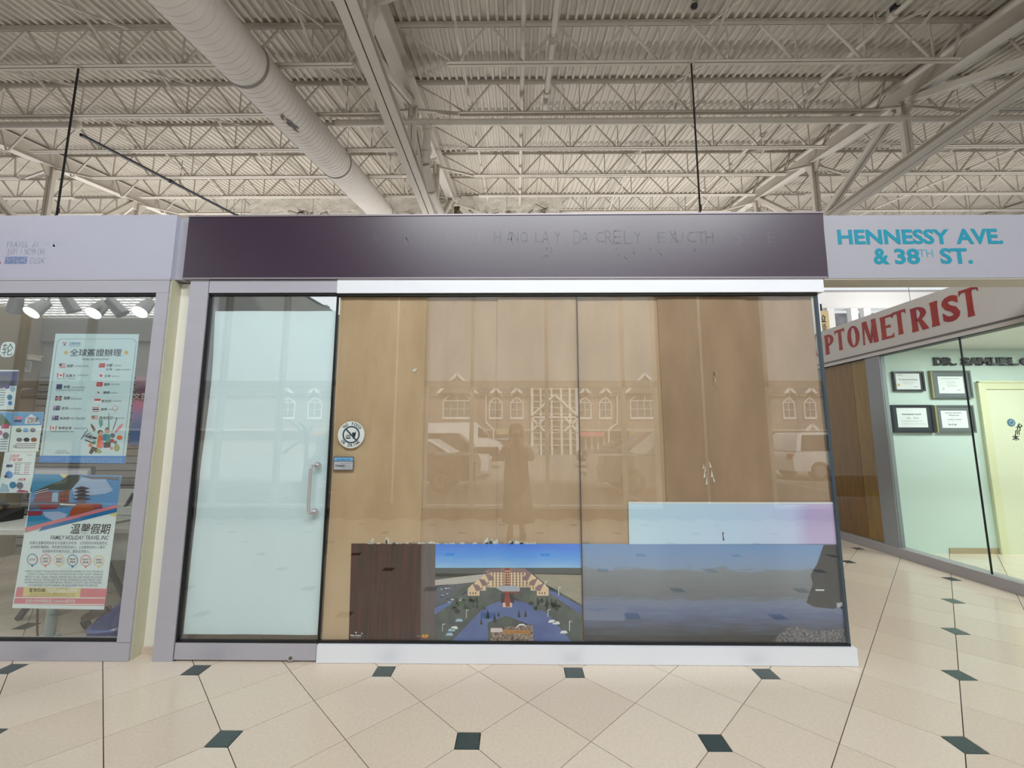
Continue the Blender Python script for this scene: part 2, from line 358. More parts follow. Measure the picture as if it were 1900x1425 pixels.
for key, x in GX.items():
    t = thing('roof_truss', {'left': 'cream steel roof truss crossing the far left of the roof', 'middle': 'cream steel roof truss in the middle beside the round duct', 'right': 'cream steel roof truss crossing above the teal street sign', 'far right': 'cream steel roof truss beyond the one over the street sign'}[key], 'truss', (x, 8, ZBC), 'roof trusses')
    y1 = 13.75 if key == 'middle' else YB-.5
    wide_flange(MB(), (x, YA+.2, zr(YA+.2)-.50), (x, y1, zr(y1)-.50), .25, .43).build('top_chord', STEEL, t)
    if key == 'left':
        wide_flange(MB(), (x, YA+.2, 6.62), (x, 16, 6.62), .26, .26).build('bottom_chord', STEEL, t)
    else:
        b = MB(); yb1 = 13.7
        for s in (-1, 1): b.box(x+min(s*.012, s*.15), x+max(s*.012, s*.15), YA+.2, yb1, ZBC-.02, ZBC); b.box(x+min(s*.012, s*.03), x+max(s*.012, s*.03), YA+.2, yb1, ZBC-.15, ZBC-.02); b.box(x+min(s*.012, s*.15), x+max(s*.012, s*.15), YA+.2, yb1, ZBC-.17, ZBC-.15)
        b.build('bottom_chord', STEEL, t)
    zb = ZBC if key != 'left' else 6.75
    for k, py in enumerate(POSTS):
        p = MB()
        for s in (-1, 1): p.box(x+min(s*.012, s*.085), x+max(s*.012, s*.085), py-.05, py+.05, zb, zr(py)-.5)
        p.build('post', STEEL, t)
        if k % 2 == 0:
            for dy in (-2.62, 2.62):
                if -2 < py+dy < 14:
                    b = MB()
                    for s in (-1, 1): b.bar((x+s*.05, py+dy*.93, zb+.02), (x+s*.05, py+dy*.06, zr(py)-.53), .07, .12)
                    b.build('diagonal', STEEL, t)
        if key in ('middle', 'right', 'left'):
            g = MB().prism([(x+.02, py-.3, zr(py)-.52), (x+.02, py+.3, zr(py)-.44), (x+.02, py+.14, zr(py)-.78), (x+.02, py-.14, zr(py)-.78)], (-.04, 0, 0)); g.build('gusset', STEEL, t)
            i = min(range(-1, 8), key=lambda i: abs(jy(i)-py))
            for s in (-1, 1): MB().bar((x+s*.1, py, zr(py)-.55), (x+s*1.0, jy(i), zr(jy(i))-JD[i]+.02), .05).build('knee_brace', STEEL, t)

# bridging: thin angles crossing from joist to joist
for nm, bx in (('left of the duct', -6.9), ('far left', -9.4), ('between duct and middle truss', -3.45), ('right of the sprinkler branch lines', 3.3), ('near the right truss', 6.55), ('beyond the right truss', 11.5), ('at the far right edge', 14.6)):
    t = thing('joist_bridging', 'thin cream angle bridging crossed between joists, %s' % nm, 'bracing', (bx, 8, zr(8)-.4), 'bridging between the joists')
    for i in range(-1, 7):
        if i in (4, 5) and -10 < bx < -3: continue
        a, b = jy(i), jy(i+1)
        MB().bar((bx, a+.05, zr(a)-.07), (bx, b-.05, zr(b)-JD[i+1]+.06), .034).build('cross_angle', STEEL, t)
        MB().bar((bx+.06, a+.05, zr(a)-JD[i]+.06), (bx+.06, b-.05, zr(b)-.07), .034).build('cross_angle', STEEL, t)

# sprinkler branch lines and conduits laid up the slope between the joists
def slope_pipe(name, label, cat, x, d, r, y0, y1, m=STEEL, joints=()):
    t = thing(name, label, cat, (x, (y0+y1)/2, zr((y0+y1)/2)-d))
    MB().cyl((x, y0, zr(y0)-d), (x, y1, zr(y1)-d), r, 10).build('pipe', m, t, True)
    for y in joints:
        MB().cyl((x, y-.05, zr(y-.05)-d), (x, y+.05, zr(y+.05)-d), r*1.5, 10).build('coupling', m, t, True)
    for y in joints: MB().cyl((x, y+.3, zr(y)-d), (x, y+.3, zr(y)-.02), .008, 6).build('hanger_rod', m, t)
    return t
slope_pipe('sprinkler_pipe', 'thin cream pipe running up the slope just right of the middle truss', 'pipe', onY(850, 100, 6.0).x-.05, .40, .026, -1.5, 13.5, joints=(5.0, 8.2, 11.4))
slope_pipe('sprinkler_pipe', 'cream strap-like pipe running up the slope near the picture middle', 'pipe', .12, .42, .045, -1.5, 15.5, joints=(6.9, 9.9))
slope_pipe('sprinkler_pipe', 'thicker cream pipe with couplings, right of the strap-like pipe', 'pipe', .62, .52, .05, -1.5, 9.2, joints=(6.2, 7.6, 8.6))
slope_pipe('conduit', 'cream electrical conduit running up the slope left of the right truss', 'pipe', 6.0, .44, .04, -1.5, 15.0, joints=(5.9, 7.5, 9.4))
slope_pipe('conduit', 'second thin conduit beyond the right truss', 'pipe', 12.6, .60, .035, 2, 16.0, joints=(9, 12))
slope_pipe('roof_pipe', 'thin pipe lying along the side of the right truss', 'pipe', 7.72, .40, .05, -1.5, 15.4)
_d = ray(150, 250); _t = (RH-.86)/(_d.z-RS*_d.y); _b = EYE+_d*_t
slope_pipe('black_pipe', 'black sloping pipe hung under the joists at far left', 'pipe', _b.x, .86, .038, _b.y, 15.0, DARK, joints=(_b.y+2.4, _b.y+5.2))

# sprinkler main: level pipe across the picture under the second joist row shown
YP = jy(1)+.16
def main_pipe(label, xa, xb, rods, elbow=None):
    z = onY(1200, 225, YP).z
    t = thing('sprinkler_main', label, 'pipe', ((xa+xb)/2, YP, z))
    MB().cyl((xa, YP, z), (xb, YP, z), .068, 14).build('pipe', STEEL, t, True)
    for x in rods:
        MB().cyl((x, YP, z+.05), (x, YP, zr(YP)-.05), .009, 6).build('hanger_rod', STEEL, t)
        MB().cyl((x-.012, YP, z), (x+.012, YP, z), .08, 14).build('clamp', STEEL, t, True)
    return t, z
tm, zm = main_pipe('long level cream sprinkler main crossing from duct to right edge', -3.86, 19.5, (-2.9, -1.42, 1.03, 3.9, 5.6, 5.9, 9.4, 13))
MB().cyl((-2.02, YP, zm), (-1.9, YP, zm), .088, 14).build('coupling', STEEL, tm, True)
tl, _ = main_pipe('short level cream sprinkler main at the left edge ending in an elbow', -20, -9.55, (-11.2, -15))
MB().ball((-9.5, YP, zm), .1, .1, .1).build('elbow', STEEL, tl, True)
# riser hanging from the main beside the middle truss
p0 = onY(793, 232, YP); p1 = onY(789, 300, YP)
t = thing('riser_pipe', 'short vertical cream riser with grooved couplings under the sprinkler main', 'pipe', (p0.x, YP, p1.z))
MB().tube([(p0.x, YP, zm-.10), (p0.x, YP, p1.z-.08), (p0.x+.05, YP+.35, p1.z-.45), (p0.x+.1, 13.6, p1.z+.1)], .085, 14).build('pipe', STEEL, t, True)
for z in (zm-.17, p1.z+.25, p1.z-.02): MB().cyl((p0.x, YP, z-.05), (p0.x, YP, z+.05), .115, 14).build('coupling', STEEL, t, True)
MB().cyl((p0.x, YP-.12, p1.z-.1), (p0.x+.25, YP-.14, p1.z-.02), .02, 8).build('valve_handle', STEEL, t)

# the round duct: spiral seams as shallow grooves, drawbands at the joints
DR, DDX, DDD = .372, -4.36, 1.15
def dpt(y, a, r):                                        # a turn of the duct, cut square to its slope
    nx, nz = math.cos(a), math.sin(a); c = 1/math.sqrt(1+RS*RS)
    return (DDX+r*nx, y-r*nz*RS*c, zr(y)-DDD+r*nz*c)
duct = thing('air_duct', 'big round cream spiral duct running up the slope into the plaster', 'duct', (DDX, 8, zr(8)-DDD))
JNT = [-.3, 2.75, 5.95, 9.25, 12.6]
def duct_piece(ya, yb, spiral=True):
    mb = MB(); n = 40; rings = []
    ys = []; y = ya
    while y < yb-.02:
        ys += [(y, DR), (y+.055, DR+.004), (y+.108, DR), (y+.114, DR-.007), (y+.12, DR)] if spiral else [(y, DR)]
        y += .12
    ys.append((yb, DR))
    for y, r in ys:
        rings.append([dpt(min(max(y+(.06*i/n*2-.06 if spiral else 0), ya-.05), yb+.05), 2*math.pi*i/n, r) for i in range(n)])
    return mb.loft(rings)
for a, b in zip([-2.5]+JNT, JNT+[12.75]): duct_piece(a, b).build('duct_section', DUCTM, duct, True)
duct_piece(12.75, 14.2, False).build('end_section', DUCTM, duct, True)
for y in JNT: MB().loft([[dpt(y+e, 2*math.pi*i/40, DR+q) for i in range(40)] for e, q in ((-.03, 0), (-.03, .012), (.015, .012), (.015, 0))]).build('drawband', mat('dark_duct_seam', (120, 114, 106), .6), duct, True)
for y, sx in ((5.7, 1), (5.7, -1), (9.0, 1), (12.3, 1), (2.4, 1)):
    MB().cyl((DDX+sx*(DR+.01), y, zr(y)-DDD), (DDX+sx*(DR+.01), y, zr(y)-.03), .006, 6).build('hanger_rod', STEEL, duct)
pk = MB()
for k in range(16):                                      # flaked paint on the duct's underside
    y = 7.0+rnd.uniform(-.3, .3); a = 5.07+rnd.uniform(-.12, .12)+(y-7.0)*.2; s = rnd.uniform(.02, .055)
    c = [Vector(dpt(y+e1*s*1.6, a+e2*s*1.1, DR+.012)) for e1, e2 in ((-1, -.6), (.2, -1), (1, .3), (-.2, 1))]
    pk.prism(c, (0, 0, -.003))
pk.build('flaked_paint', mat('bare_grey_duct_metal', (96, 86, 92), .7), duct, kind='stuff')

# plaster fire wall filling the joist line behind the shops
PLASTER = mat('lumpy_white_plaster', (250, 247, 240), .85, var=.10, scale=5, bump=.9, bscale=14)
yw_ = jy(5)-.03
def plaster(xa, xb, z0, z1, seed, nx=70, nz=10):
    r = random.Random(seed); vs = []; fs = []
    for side in (0, 1):
        for j in range(nz+1):
            for i in range(nx+1):
                x = xa+(xb-xa)*i/nx; z = z0+(z1-z0)*j/nz
                if j == 0: z += r.uniform(-.05, .1)
                if i == 0: x += r.uniform(-.2, .1)
                if i == nx: x += r.uniform(-.3, .2)
                vs.append((x, yw_-(r.uniform(.0, .05) if not side else -.16), z))
    k = (nx+1)*(nz+1)
    for j in range(nz):
        for i in range(nx):
            a = j*(nx+1)+i; fs += [(a, a+1, a+nx+2, a+nx+1), (k+a, k+a+nx+1, k+a+nx+2, k+a+1)]
    for i in range(nx): fs += [(i, k+i, k+i+1, i+1), (nz*(nx+1)+i, nz*(nx+1)+i+1, k+nz*(nx+1)+i+1, k+nz*(nx+1)+i)]
    return MB().add(vs, fs)
wb = struct('wall_back')
zt = zr(yw_)
plaster(onY(470, 380, yw_).x, -2.7, 9.12, zt-.07, 3, 60).build('plaster_fill', PLASTER, wb, True)
plaster(-2.75, -1.9, 9.05, zt-.45, 6, 10).build('plaster_fill', mat('dirty_brown_plaster', (120, 102, 82), .9, var=.55, scale=9, bump=1.0, bscale=20), wb, True)
plaster(-1.95, onY(1042, 380, yw_).x, 9.12, zt-.07, 4, 40).build('plaster_fill', PLASTER, wb, True)
crk = MB()
for k in range(26):                                      # torn lower edge and cracks
    x = rnd.choice((rnd.uniform(-8.2, -3.2), rnd.uniform(-1.6, 1.3))); z = rnd.uniform(9.14, 9.4); p = Vector((x, yw_-.075, z))
    for q in range(3):
        e = p+Vector((rnd.uniform(-.22, .22), 0, rnd.uniform(-.05, .13))); crk.bar(p, e, .018); p = e
crk.build('cracks', mat('dark_plaster_crack', (96, 84, 70), .9), wb, kind='stuff')

# sign hanger rods dropped from the first joist row shown
for lab, px in (('thin black hanger rod dropping behind the purple sign', 1283), ('thin black hanger rod dropping behind the white sign at left', 146)):
    p = onY(px, 124, jy(0)-.01); t = thing('hanger_rod', lab, 'rod', (p.x, p.y, 3.0))
    MB().cyl((p.x, p.y, 3.35), (p.x, p.y, zr(p.y)-JD[0]-.02), .016, 8).build('rod', mat('black_hanger', (30, 28, 27), .6), t)
    c = MB()
    for k in range(16): c.cyl((p.x+(.012 if k % 2 else -.012), p.y, 3.4+k*.12), (p.x+(.012 if k % 2 else -.012), p.y, 3.49+k*.12), .02, 6)
    c.build('chain', mat('black_hanger', (30, 28, 27)), t)
    MB().box(p.x-.03, p.x+.03, p.y-.07, p.y+.07, zr(p.y)-JD[0]-.03, zr(p.y)-JD[0]).build('beam_clamp', STEEL, t)
# a small dark spotlight clipped to the deck ribs at the very top of the picture
p = onY(1288, 12, 6.1); t = thing('deck_fixture', 'small dark fixture fixed to the deck near the top edge', 'fixture', p)
MB().ball(p, .06, .05, .05).build('body', DARK, t, True); MB().cyl(p, (p.x, p.y, zr(p.y)), .012, 6).build('stem', DARK, t)
p = onY(1661, 14, 6.2); t = thing('junction_box', 'small dark junction box clipped on the conduit near the top edge', 'fixture', p)
MB().box(p.x-.05, p.x+.05, p.y-.05, p.y+.05, p.z-.05, p.z+.06).build('body', DARK, t); MB().cyl((p.x, p.y, p.z), (p.x, p.y, zr(p.y)), .012, 6).build('stem', DARK, t)

# housings made up for the added fill lamps
LB = mat('grey_fill_body', (150, 150, 150), .5)
for k, p in enumerate(FILL_FLOOD):
    t = thing('fill_flood', 'tilted grey fill flood added above the window side, %s from the left' % ORD[k], 'lamp', p, 'fill floods added above the window side'); q = Vector(p)+Vector((0, -.06, .1))
    MB().box(q.x-1.25, q.x+1.25, q.y-.35, q.y+.3, q.z+.02, q.z+.1).build('housing', LB, t)
    for s_ in (-1, 1): MB().cyl((q.x+s_, q.y, q.z+.1), (q.x+s_, q.y, zr(q.y)), .012, 6).build('hanger_rod', LB, t)
for k, p in enumerate(FILL_UP):
    t = thing('fill_uplight', 'long grey fill uplight added out of view behind the signs, %s from the left' % ORD[k], 'lamp', p, 'fill uplights added behind the shop fronts')
    MB().prism([(p[0]-1.32, p[1]-.26, p[2]+.05), (p[0]-1.32, p[1]+.26, p[2]+.05), (p[0]-1.32, p[1]+.18, p[2]-.06), (p[0]-1.32, p[1]-.18, p[2]-.06)], (2.64, 0, 0)).build('housing', LB, t)
    for s_ in (-1.2, 1.2): MB().cyl((p[0]+s_, p[1], p[2]), (p[0]+s_, p[1], zr(p[1])), .008, 6).build('hanger_wire', LB, t)
# ================================================================== the vacant shop front
Yg = Y0
XL, XR = -2.306, 2.228
# grey-lavender frame at the left of the door
trim1 = struct('trim_1'); MB().box(-2.45, -2.312, Yg-.03, Yg+.09, 0, 2.675).build('jamb', ALU, trim1)
# cream post recessed in the gap between the two shops
trim2 = struct('trim_2')
MB().box(-2.62, -2.43, Yg+.075, Yg+.2, .05, 2.68).build('post', CREAM, trim2); MB().box(-2.62, -2.43, Yg+.06, Yg+.2, 0, .05).build('post_foot', TILE_M[1], trim2)
MB().box(-2.622, -2.604, Yg-.015, Yg+.08, 0, 2.68).build('post_return', mat('olive_cream_paint', (206, 204, 178), .5, var=.04, scale=3), trim2)
MB().box(-2.607, -2.541, Yg+.01, Yg+.12, 2.69, 3.19).build('sign_gap_panel', ALU, trim2)

# glass door
door = struct('door_1')
dx0, dx1 = -2.306, -1.347
MB().box(dx0, dx1, Yg-.008, Yg+.004, .115, 2.565).build('pane', GLASS, door)
MB().box(dx0, dx1, Yg-.025, Yg+.025, .012, .117).build('bottom_rail', ALU, door)
MB().box(dx0, dx1+.006, Yg-.03, Yg+.03, 2.572, 2.668).build('top_rail', ALU, door)
MB().box(dx0, dx1, Yg-.02, Yg+.02, 2.556, 2.566).build('top_gasket', BLACKG, door)
MB().box(dx0, dx1, Yg-.02, Yg+.02, .117, .124).build('bottom_gasket', BLACKG, door)
MB().box(dx0-.004, dx0+.006, Yg-.02, Yg+.02, .0, 2.668).build('hinge_gap', BLACKG, door)
MB().box(dx1-.001, dx1+.008, Yg-.012, Yg+.012, .0, 2.668).build('edge_gap', BLACKG, door)
hp = MB(); ht, hb = onY(590, 863, Yg), onY(584, 949, Yg); hx = (ht.x+hb.x)/2-.0
hd = MB().tube([(hx+.005, Yg-.01, ht.z), (hx-.014, Yg-.055, ht.z), (hx-.02, Yg-.06, ht.z-.02), (hx-.02, Yg-.06, hb.z+.02), (hx-.014, Yg-.055, hb.z), (hx+.005, Yg-.01, hb.z)], .011, 12).build('handle', CHROME, door, True)
for z in (ht.z, hb.z):
    q = MB().cyl((hx+.008, Yg-.018, z), (hx+.008, Yg-.008, z), .024, 18).build('mounting_rose', CHROME, None, True); q.parent = hd; 
p = onY(544, 1216.5, Yg); lk = MB().cyl((p.x, Yg-.034, p.z), (p.x, Yg-.024, p.z), .021, 20).build('lock', CHROME, door, True)
q = MB().cyl((p.x, Yg-.037, p.z), (p.x, Yg-.034, p.z), .013, 16).build('cylinder', mat('dull_lock_core', (120, 118, 116), .4, .8), None, True); q.parent = lk
# white sheet inside the door glass, edges a little wavy
FILM = mat('cool_white_film', (230, 247, 253), .55, var=.03, scale=2)
def sheet(name, label, cat, xa, xb, z0, z1, y, m, wob=.004, nx=26, nz=40, edge=.01, seed=1, parent=None, group=None, topcut=None):
    r = random.Random(seed); ph = [r.uniform(0, 6) for _ in range(6)]; vs = []; fs = []
    for t in (0, .0012):
        for j in range(nz+1):
            for i in range(nx+1):
                u, v = i/nx, j/nz; z = z0+(z1-z0)*v
                x = xa+(xb-xa)*u+edge*(math.sin(z*2.3+ph[0])*(1-u)*.8+math.sin(z*5.1+ph[4])*(1-u)*.3+math.sin(z*3.7+ph[1])*u*.3)
                d = wob*(math.sin(x*9+ph[2]+z*2)+.6*math.sin(z*7+ph[3]+x*5)+.4*math.sin(x*23+z*11+ph[5]))
                vs.append((x, y+d+wob*2+t, z))
    k = (nx+1)*(nz+1)
    for j in range(nz):
        for i in range(nx):
            a = j*(nx+1)+i; fs += [(a, a+1, a+nx+2, a+nx+1), (k+a, k+a+nx+1, k+a+nx+2, k+a+1)]
    o = MB().add(vs, fs).build(name, m, parent, True)
    return tag(o, label, cat, group)
fa, fb = onY(396, 576, Yg).x, dx1-.012
sheet('door_film', 'pale bluish white paper sheet covering the glass door from inside', 'sheet', fa+.004, fb, .155, onY(500, 576, Yg).z, Yg+.012, FILM, .0025, edge=.014, seed=5)

# the big window: two panes butted at a dark joint, white rails above and below
win = struct('window_1')
wx0 = dx1+.008; xj = onY(1077, 900, Yg).x
MB().box(wx0, xj-.002, Yg-.006, Yg+.006, .117, 2.56).build('pane', GLASS, win); MB().box(xj+.002, XR, Yg-.006, Yg+.006, .117, 2.56).build('pane', GLASS, win)
MB().box(xj-.003, xj+.003, Yg-.007, Yg+.007, .117, 2.56).build('glass_joint', mat('grey_silicone', (92, 84, 78), .5), win)
MB().box(wx0, 2.272, Yg-.035, Yg+.04, 2.566, 2.672).build('top_rail', ALUW, win); MB().box(wx0, 2.27, Yg-.036, Yg+.04, 2.672, 2.69).build('sign_sill', ALUW, win)
MB().box(wx0, XR+.005, Yg-.02, Yg+.02, 2.549, 2.566).build('top_gasket', BLACKG, win)
MB().box(wx0, 2.258, Yg-.035, Yg+.05, 0.002, .114).build('bottom_rail', ALUW, win); MB().box(wx0, XR+.01, Yg-.012, Yg+.03, .114, .128).build('bottom_gasket', BLACKG, win)
MB().box(XR-.008, XR+.012, Yg-.008, Yg+.012, .114, 2.56).build('corner_joint', mat('blue_black_glass_edge', (62, 78, 90), .2), win)
win2 = struct('window_2')                               # the side glass along the corridor, papered as well
MB().box(XR, XR+.012, Yg+.012, Yg+3.2, .117, 2.56).build('pane', GLASS, win2); MB().box(XR-.05, XR+.03, Yg+.051, Yg+3.2, .002, .115).build('bottom_rail', ALUW, win2); MB().box(XR-.04, XR+.04, Yg+.041, Yg+3.2, 2.56, 2.68).build('top_rail', ALUW, win2)
KR = [mat('brown_kraft_paper_%d' % i, c, .7, var=.10, scale=3, bump=.4, bscale=7, stretch=(1.6, 1, .5), rgb2=d) for i, (c, d) in enumerate([((218, 187, 153), (204, 172, 137)), ((204, 172, 141), (190, 158, 127)), ((182, 150, 122), (168, 137, 109))])]
seams = [632, 790, 936, 1071, 1236, 1390, 1516]
sx = [onY(p, 620, Yg).x for p in seams]; sx[0] = wx0+.012; sx[-1] = XR-.02
WHERE = ['beside the door, under the round sticker', 'second from the door, with one small tear', 'third from the door, left of the glass joint', 'just right of the glass joint', 'fifth from the door, with a torn flap', 'at the outer corner of the window']
for i in range(6):
    yy = Yg+.009+(.0066 if i % 2 else .0)
    sheet('kraft_paper', 'brown kraft paper drop lining the window, '+WHERE[i], 'paper', sx[i]-(.05 if i else 0), sx[i+1]+(.0 if i == 5 else .0), .128, 2.548, yy, KR[(0, 1, 1, 1, 2, 2)[i]], .0011, 14, 50, .004, 20+i, group='kraft paper drops in the window')
tag(MB().box(XR-.022, XR-.018, Yg+.02, Yg+3.2, .118, 2.55).build('kraft_paper', KR[1]), 'brown kraft paper lining the side glass along the corridor', 'paper', 'kraft paper drops in the window')
# torn spots in the paper
TORN = mat('torn_white_paper', (236, 232, 222), .7)
p = onY(769, 687, Yg); tag(MB().prism([(p.x-.022, Yg+.0075, p.z-.004), (p.x-.004, Yg+.0075, p.z-.014), (p.x+.022, Yg+.0075, p.z+.01), (p.x, Yg+.0075, p.z+.014)], (0, .0006, 0)).build('paper_tear', TORN), 'small leaf-shaped white tear high in the kraft paper', 'tear')
p = onY(1318, 898, Yg); b = MB()
for q in range(7): a = Vector((p.x+rnd.uniform(-.05, .03), Yg+.0068, p.z+rnd.uniform(-.05, .12))); b.prism([a, a+Vector((rnd.uniform(.005, .02), 0, rnd.uniform(.0, .02))), a+Vector((rnd.uniform(-.006, .014), 0, rnd.uniform(.03, .06)))], (0, .0005, 0))
tag(b.build('paper_tear', TORN), 'ragged torn flap in the kraft paper right of the glass joint', 'tear')
p = onY(1325, 700, Yg); b = MB()
for q in range(5): a = Vector((p.x+rnd.uniform(-.03, .02), Yg+.0068, p.z+rnd.uniform(-.08, .08))); b.bar(a, a+Vector((rnd.uniform(-.02, .02), 0, rnd.uniform(.04, .09))), .004)
tag(b.build('paper_tear', mat('pale_scuff', (205, 180, 150), .7)), 'thin pale scratches high in the kraft paper', 'tear')

# the purple fascia sign with the ghosts of removed letters
sg = thing('purple_fascia_sign', 'long blank dark purple fascia sign above the papered window', 'sign', (-.1, Yg-.02, 2.95))
S = [onY(351, 401.9, Yg-.04), onY(1527, 394.6, Yg-.04), onY(1534.2, 514.8, Yg-.04), onY(338.5, 517, Yg-.04)]
MB().prism(S, (0, .13, 0)).build('sign_face', PURPLE, sg)
e = MB(); e.bar(S[0], S[1], .012); e.bar(S[3], S[2], .012); e.build('sign_edge', mat('grey_sign_edge', (150, 142, 150), .4, .3), sg)
GH, GH2 = PURPLE.copy(), PURPLE.copy(); GH.name = 'letter_ghost_dark'; GH2.name = 'letter_ghost_faint'
for g_, c_, w_ in ((GH, (40, 42, 60), .10), (GH2, (70, 54, 74), .38)):
    b_ = g_.node_tree.nodes['Principled BSDF']; [g_.node_tree.links.remove(l) for l in list(b_.inputs['Base Color'].links)]; b_.inputs['Base Color'].default_value = (*lin(c_), 1); b_.inputs['Coat Weight'].default_value = w_
fr = flat_y(Yg-.0405); rr = random.Random(11)
gm, gp = MB(), MB()
for k, (px, ch) in enumerate([(695, 'A'), (757, 'K'), (776, 'Q'), (835, 'G'), (862, '|'), (880, 'I'), (893, 'L'), (925, 'H'), (945, 'A'), (957, 'N'), (974, 'O'), (1000, 'L'), (1012, 'A'), (1034, 'Y'), (1052, 'I'), (1070, 'D'), (1086, 'A'), (1112, 'C'), (1130, 'R'), (1147, 'E'), (1165, 'L'), (1185, 'Y'), (1205, 'I'), (1228, 'E'), (1250, 'X'), (1262, 'U'), (1282, 'C'), (1300, 'T'), (1318, 'H'), (1350, 'I'), (1368, 'S'), (1390, 'C'), (1432, 'E')]):
    w = 13 if ch not in 'I|' else 4; hh = 11+rr.uniform(-2, 2); px += rr.uniform(-2, 2)
    a, b = onY(px-w/2, 440+hh, Yg-.0405), onY(px+w/2, 440-hh, Yg-.0405)
    if ch in 'I|': gp.bar(((a.x+b.x)/2, a.y, a.z), ((a.x+b.x)/2, a.y, b.z), .006, .0012); continue
    put_text(gm if 915 < px < 1330 else gp, ch, fr, a.x, b.x, a.z, b.z, -.02)
    if 900 < px < 1330 and rr.random() < .7:
        a = a+Vector((.012, 0, .006)); b = b+Vector((.012, 0, .006)); put_text(gp, ch, fr, a.x, b.x, a.z, b.z, -.035)
gm.build('letter_ghosts', GH, sg, kind='stuff', label='dark traces where letters were removed'); gp.build('letter_ghosts', GH2, sg, kind='stuff', label='faint traces where letters were removed')
sm = MB()
for k in range(22):
    px = rr.choice((rr.uniform(1000, 1030), rr.uniform(1140, 1190), rr.uniform(1200, 1300))); a = onY(px, rr.uniform(462, 482), Yg-.0405); sm.bar(a, a+Vector((rr.uniform(-.02, .02), 0, rr.uniform(.01, .03))), .0035, .0012)
a, b = onY(789, 420, Yg-.0405), onY(789, 462, Yg-.0405); sm.bar(a, b, .005, .0012)
sm.build('adhesive_smears', GH2, sg, kind='stuff')

# white fascia sign of the shop on the left, its lettering mostly worn away
sl = thing('white_fascia_sign', 'lavender white fascia sign with worn blue lettering at left', 'sign', (-3.6, Yg, 2.94))
MB().box(-6.2, -2.607, Yg-.03, Yg+.12, 2.69, 3.195).build('sign_face', LILAC, sl)
MB().box(-6.2, -2.607, Yg-.034, Yg+.12, 2.672, 2.69).build('sign_edge', ALU, sl)
WB = mat('worn_blue_lettering', (92, 122, 172), .5, var=.5, scale=60, rgb2=(150, 164, 200)); WG = mat('worn_grey_lettering', (128, 136, 172), .5, var=.4, scale=40, rgb2=(178, 182, 206))
def prect(x0, y0, x1, y1, y): a = onY(x0, y1, y); b = onY(x1, y0, y); return a.x, b.x, a.z, b.z
fl = flat_y(Yg-.0308)
b1, b2 = MB(), MB()
put_text(b2, 'TRAVEL  AI', fl, *prect(10, 448, 71, 459, Yg-.03), -.01); put_text(b2, 'TICKETS', fl, *prect(80, 448, 122, 458, Yg-.03), -.04)
put_text(b2, 'EXPT  I  NOW ON', fl, *prect(14, 461, 83, 473, Yg-.03), -.01); put_text(b2, 'DESK', fl, *prect(55, 478, 84, 489, Yg-.03), -.01)
a = prect(8, 476, 51, 489.5, Yg-.031); b1.box(a[0], a[1], Yg-.0312, Yg-.03, a[2], a[3])
b2.build('worn_lettering', WG, sl); b1.build('blue_block', WB, sl)
b3 = MB(); put_text(b3, 'VISA', flat_y(Yg-.032), *prect(11, 478.5, 48, 487.5, Yg-.03), .0); b3.build('block_lettering', WG, sl)
a = prect(-2, 486, 1.6, 489.5, Yg-.03); MB().box(a[0], a[1], Yg-.0312, Yg-.03, a[2], a[3]).build('red_mark', RED, sl)

# ================================================================== street sign panel bridging the corridor
st = thing('street_sign', 'pale grey overhead panel with teal street names at right', 'sign', (4, Yg, 2.93))
MB().box(2.34, 6.8, Yg-.002, Yg+.168, 2.682, 3.182).build('panel', mat('pale_grey_sign_panel', (168, 167, 178), .5, var=.03, scale=2), st)
MB().box(2.30, 6.8, Yg+.002, Yg+.168, 2.672, 2.682).build('soffit_strip', mat('beige_soffit', (188, 182, 172), .6), st)
b = MB(); fl = flat_y(Yg-.0025)
put_text(b, 'HENNESSY', fl, *prect(1555, 425.5, 1759, 454, Yg), .032, .0015); put_text(b, 'AVE.', fl, *prect(1774.5, 424.5, 1857, 453.5, Yg), .032, .0015)
put_text(b, '&', fl, *prect(1621.5, 461, 1647, 491, Yg), .03, .0015); put_text(b, '38', fl, *prect(1661, 461.5, 1704, 490.5, Yg), .03, .0015)
put_text(b, 'ST.', fl, *prect(1745.5, 460.5, 1801, 490, Yg), .03, .0015); b.build('lettering', TEALI, st)
b = MB(); put_text(b, 'TH', fl, *prect(1705, 463, 1729.5, 477, Yg), -.005, .0015); b.build('superscript', mat('pale_teal_vinyl', (98, 160, 176), .5), st)

# ================================================================== the eye-care shop across the corridor
XO = 4.855
op = struct('wall_right')
MB().box(XO-.03, XO+.12, 3.3, 9.2, .002, .115).build('base_rail', mat('grey_base_rail', (164, 160, 162), .5), op)
fs = thing('shop_fascia_sign', 'grey fascia sign with big dark red capital letters, across the corridor', 'sign', (XO, 5.6, 2.9), None)
FASC = mat('warm_grey_fascia', (208, 203, 199), .55, var=.04, scale=3)
MB().box(XO-.02, XO+.14, 3.19, 9.2, 2.66, 3.165).build('sign_face', FASC, fs); MB().box(XO-.028, XO+.14, 3.19, 9.2, 2.64, 2.66).build('bead', mat('dark_grey_bead', (104, 98, 96), .5), fs)
MB().box(XO-.02, XO+.14, 3.19, 9.2, 2.592, 2.64).build('lower_band', FASC, fs); MB().box(XO-.018, XO+.1, 3.19, 9.2, 2.585, 2.592).build('gasket', BLACKG, fs)
fx = flat_x(XO-.0205)
def orect(x0, x1, yt, yb):                               # a letter's left and right edge and its height from the photograph
    a = onX(x0, (yt+yb)/2, XO-.02); b = onX(x1, (yt+yb)/2, XO-.02); m = (x0+x1)/2; return -a.y, -b.y, onX(m, yb, XO-.02).z, onX(m, yt, XO-.02).z
b = MB()
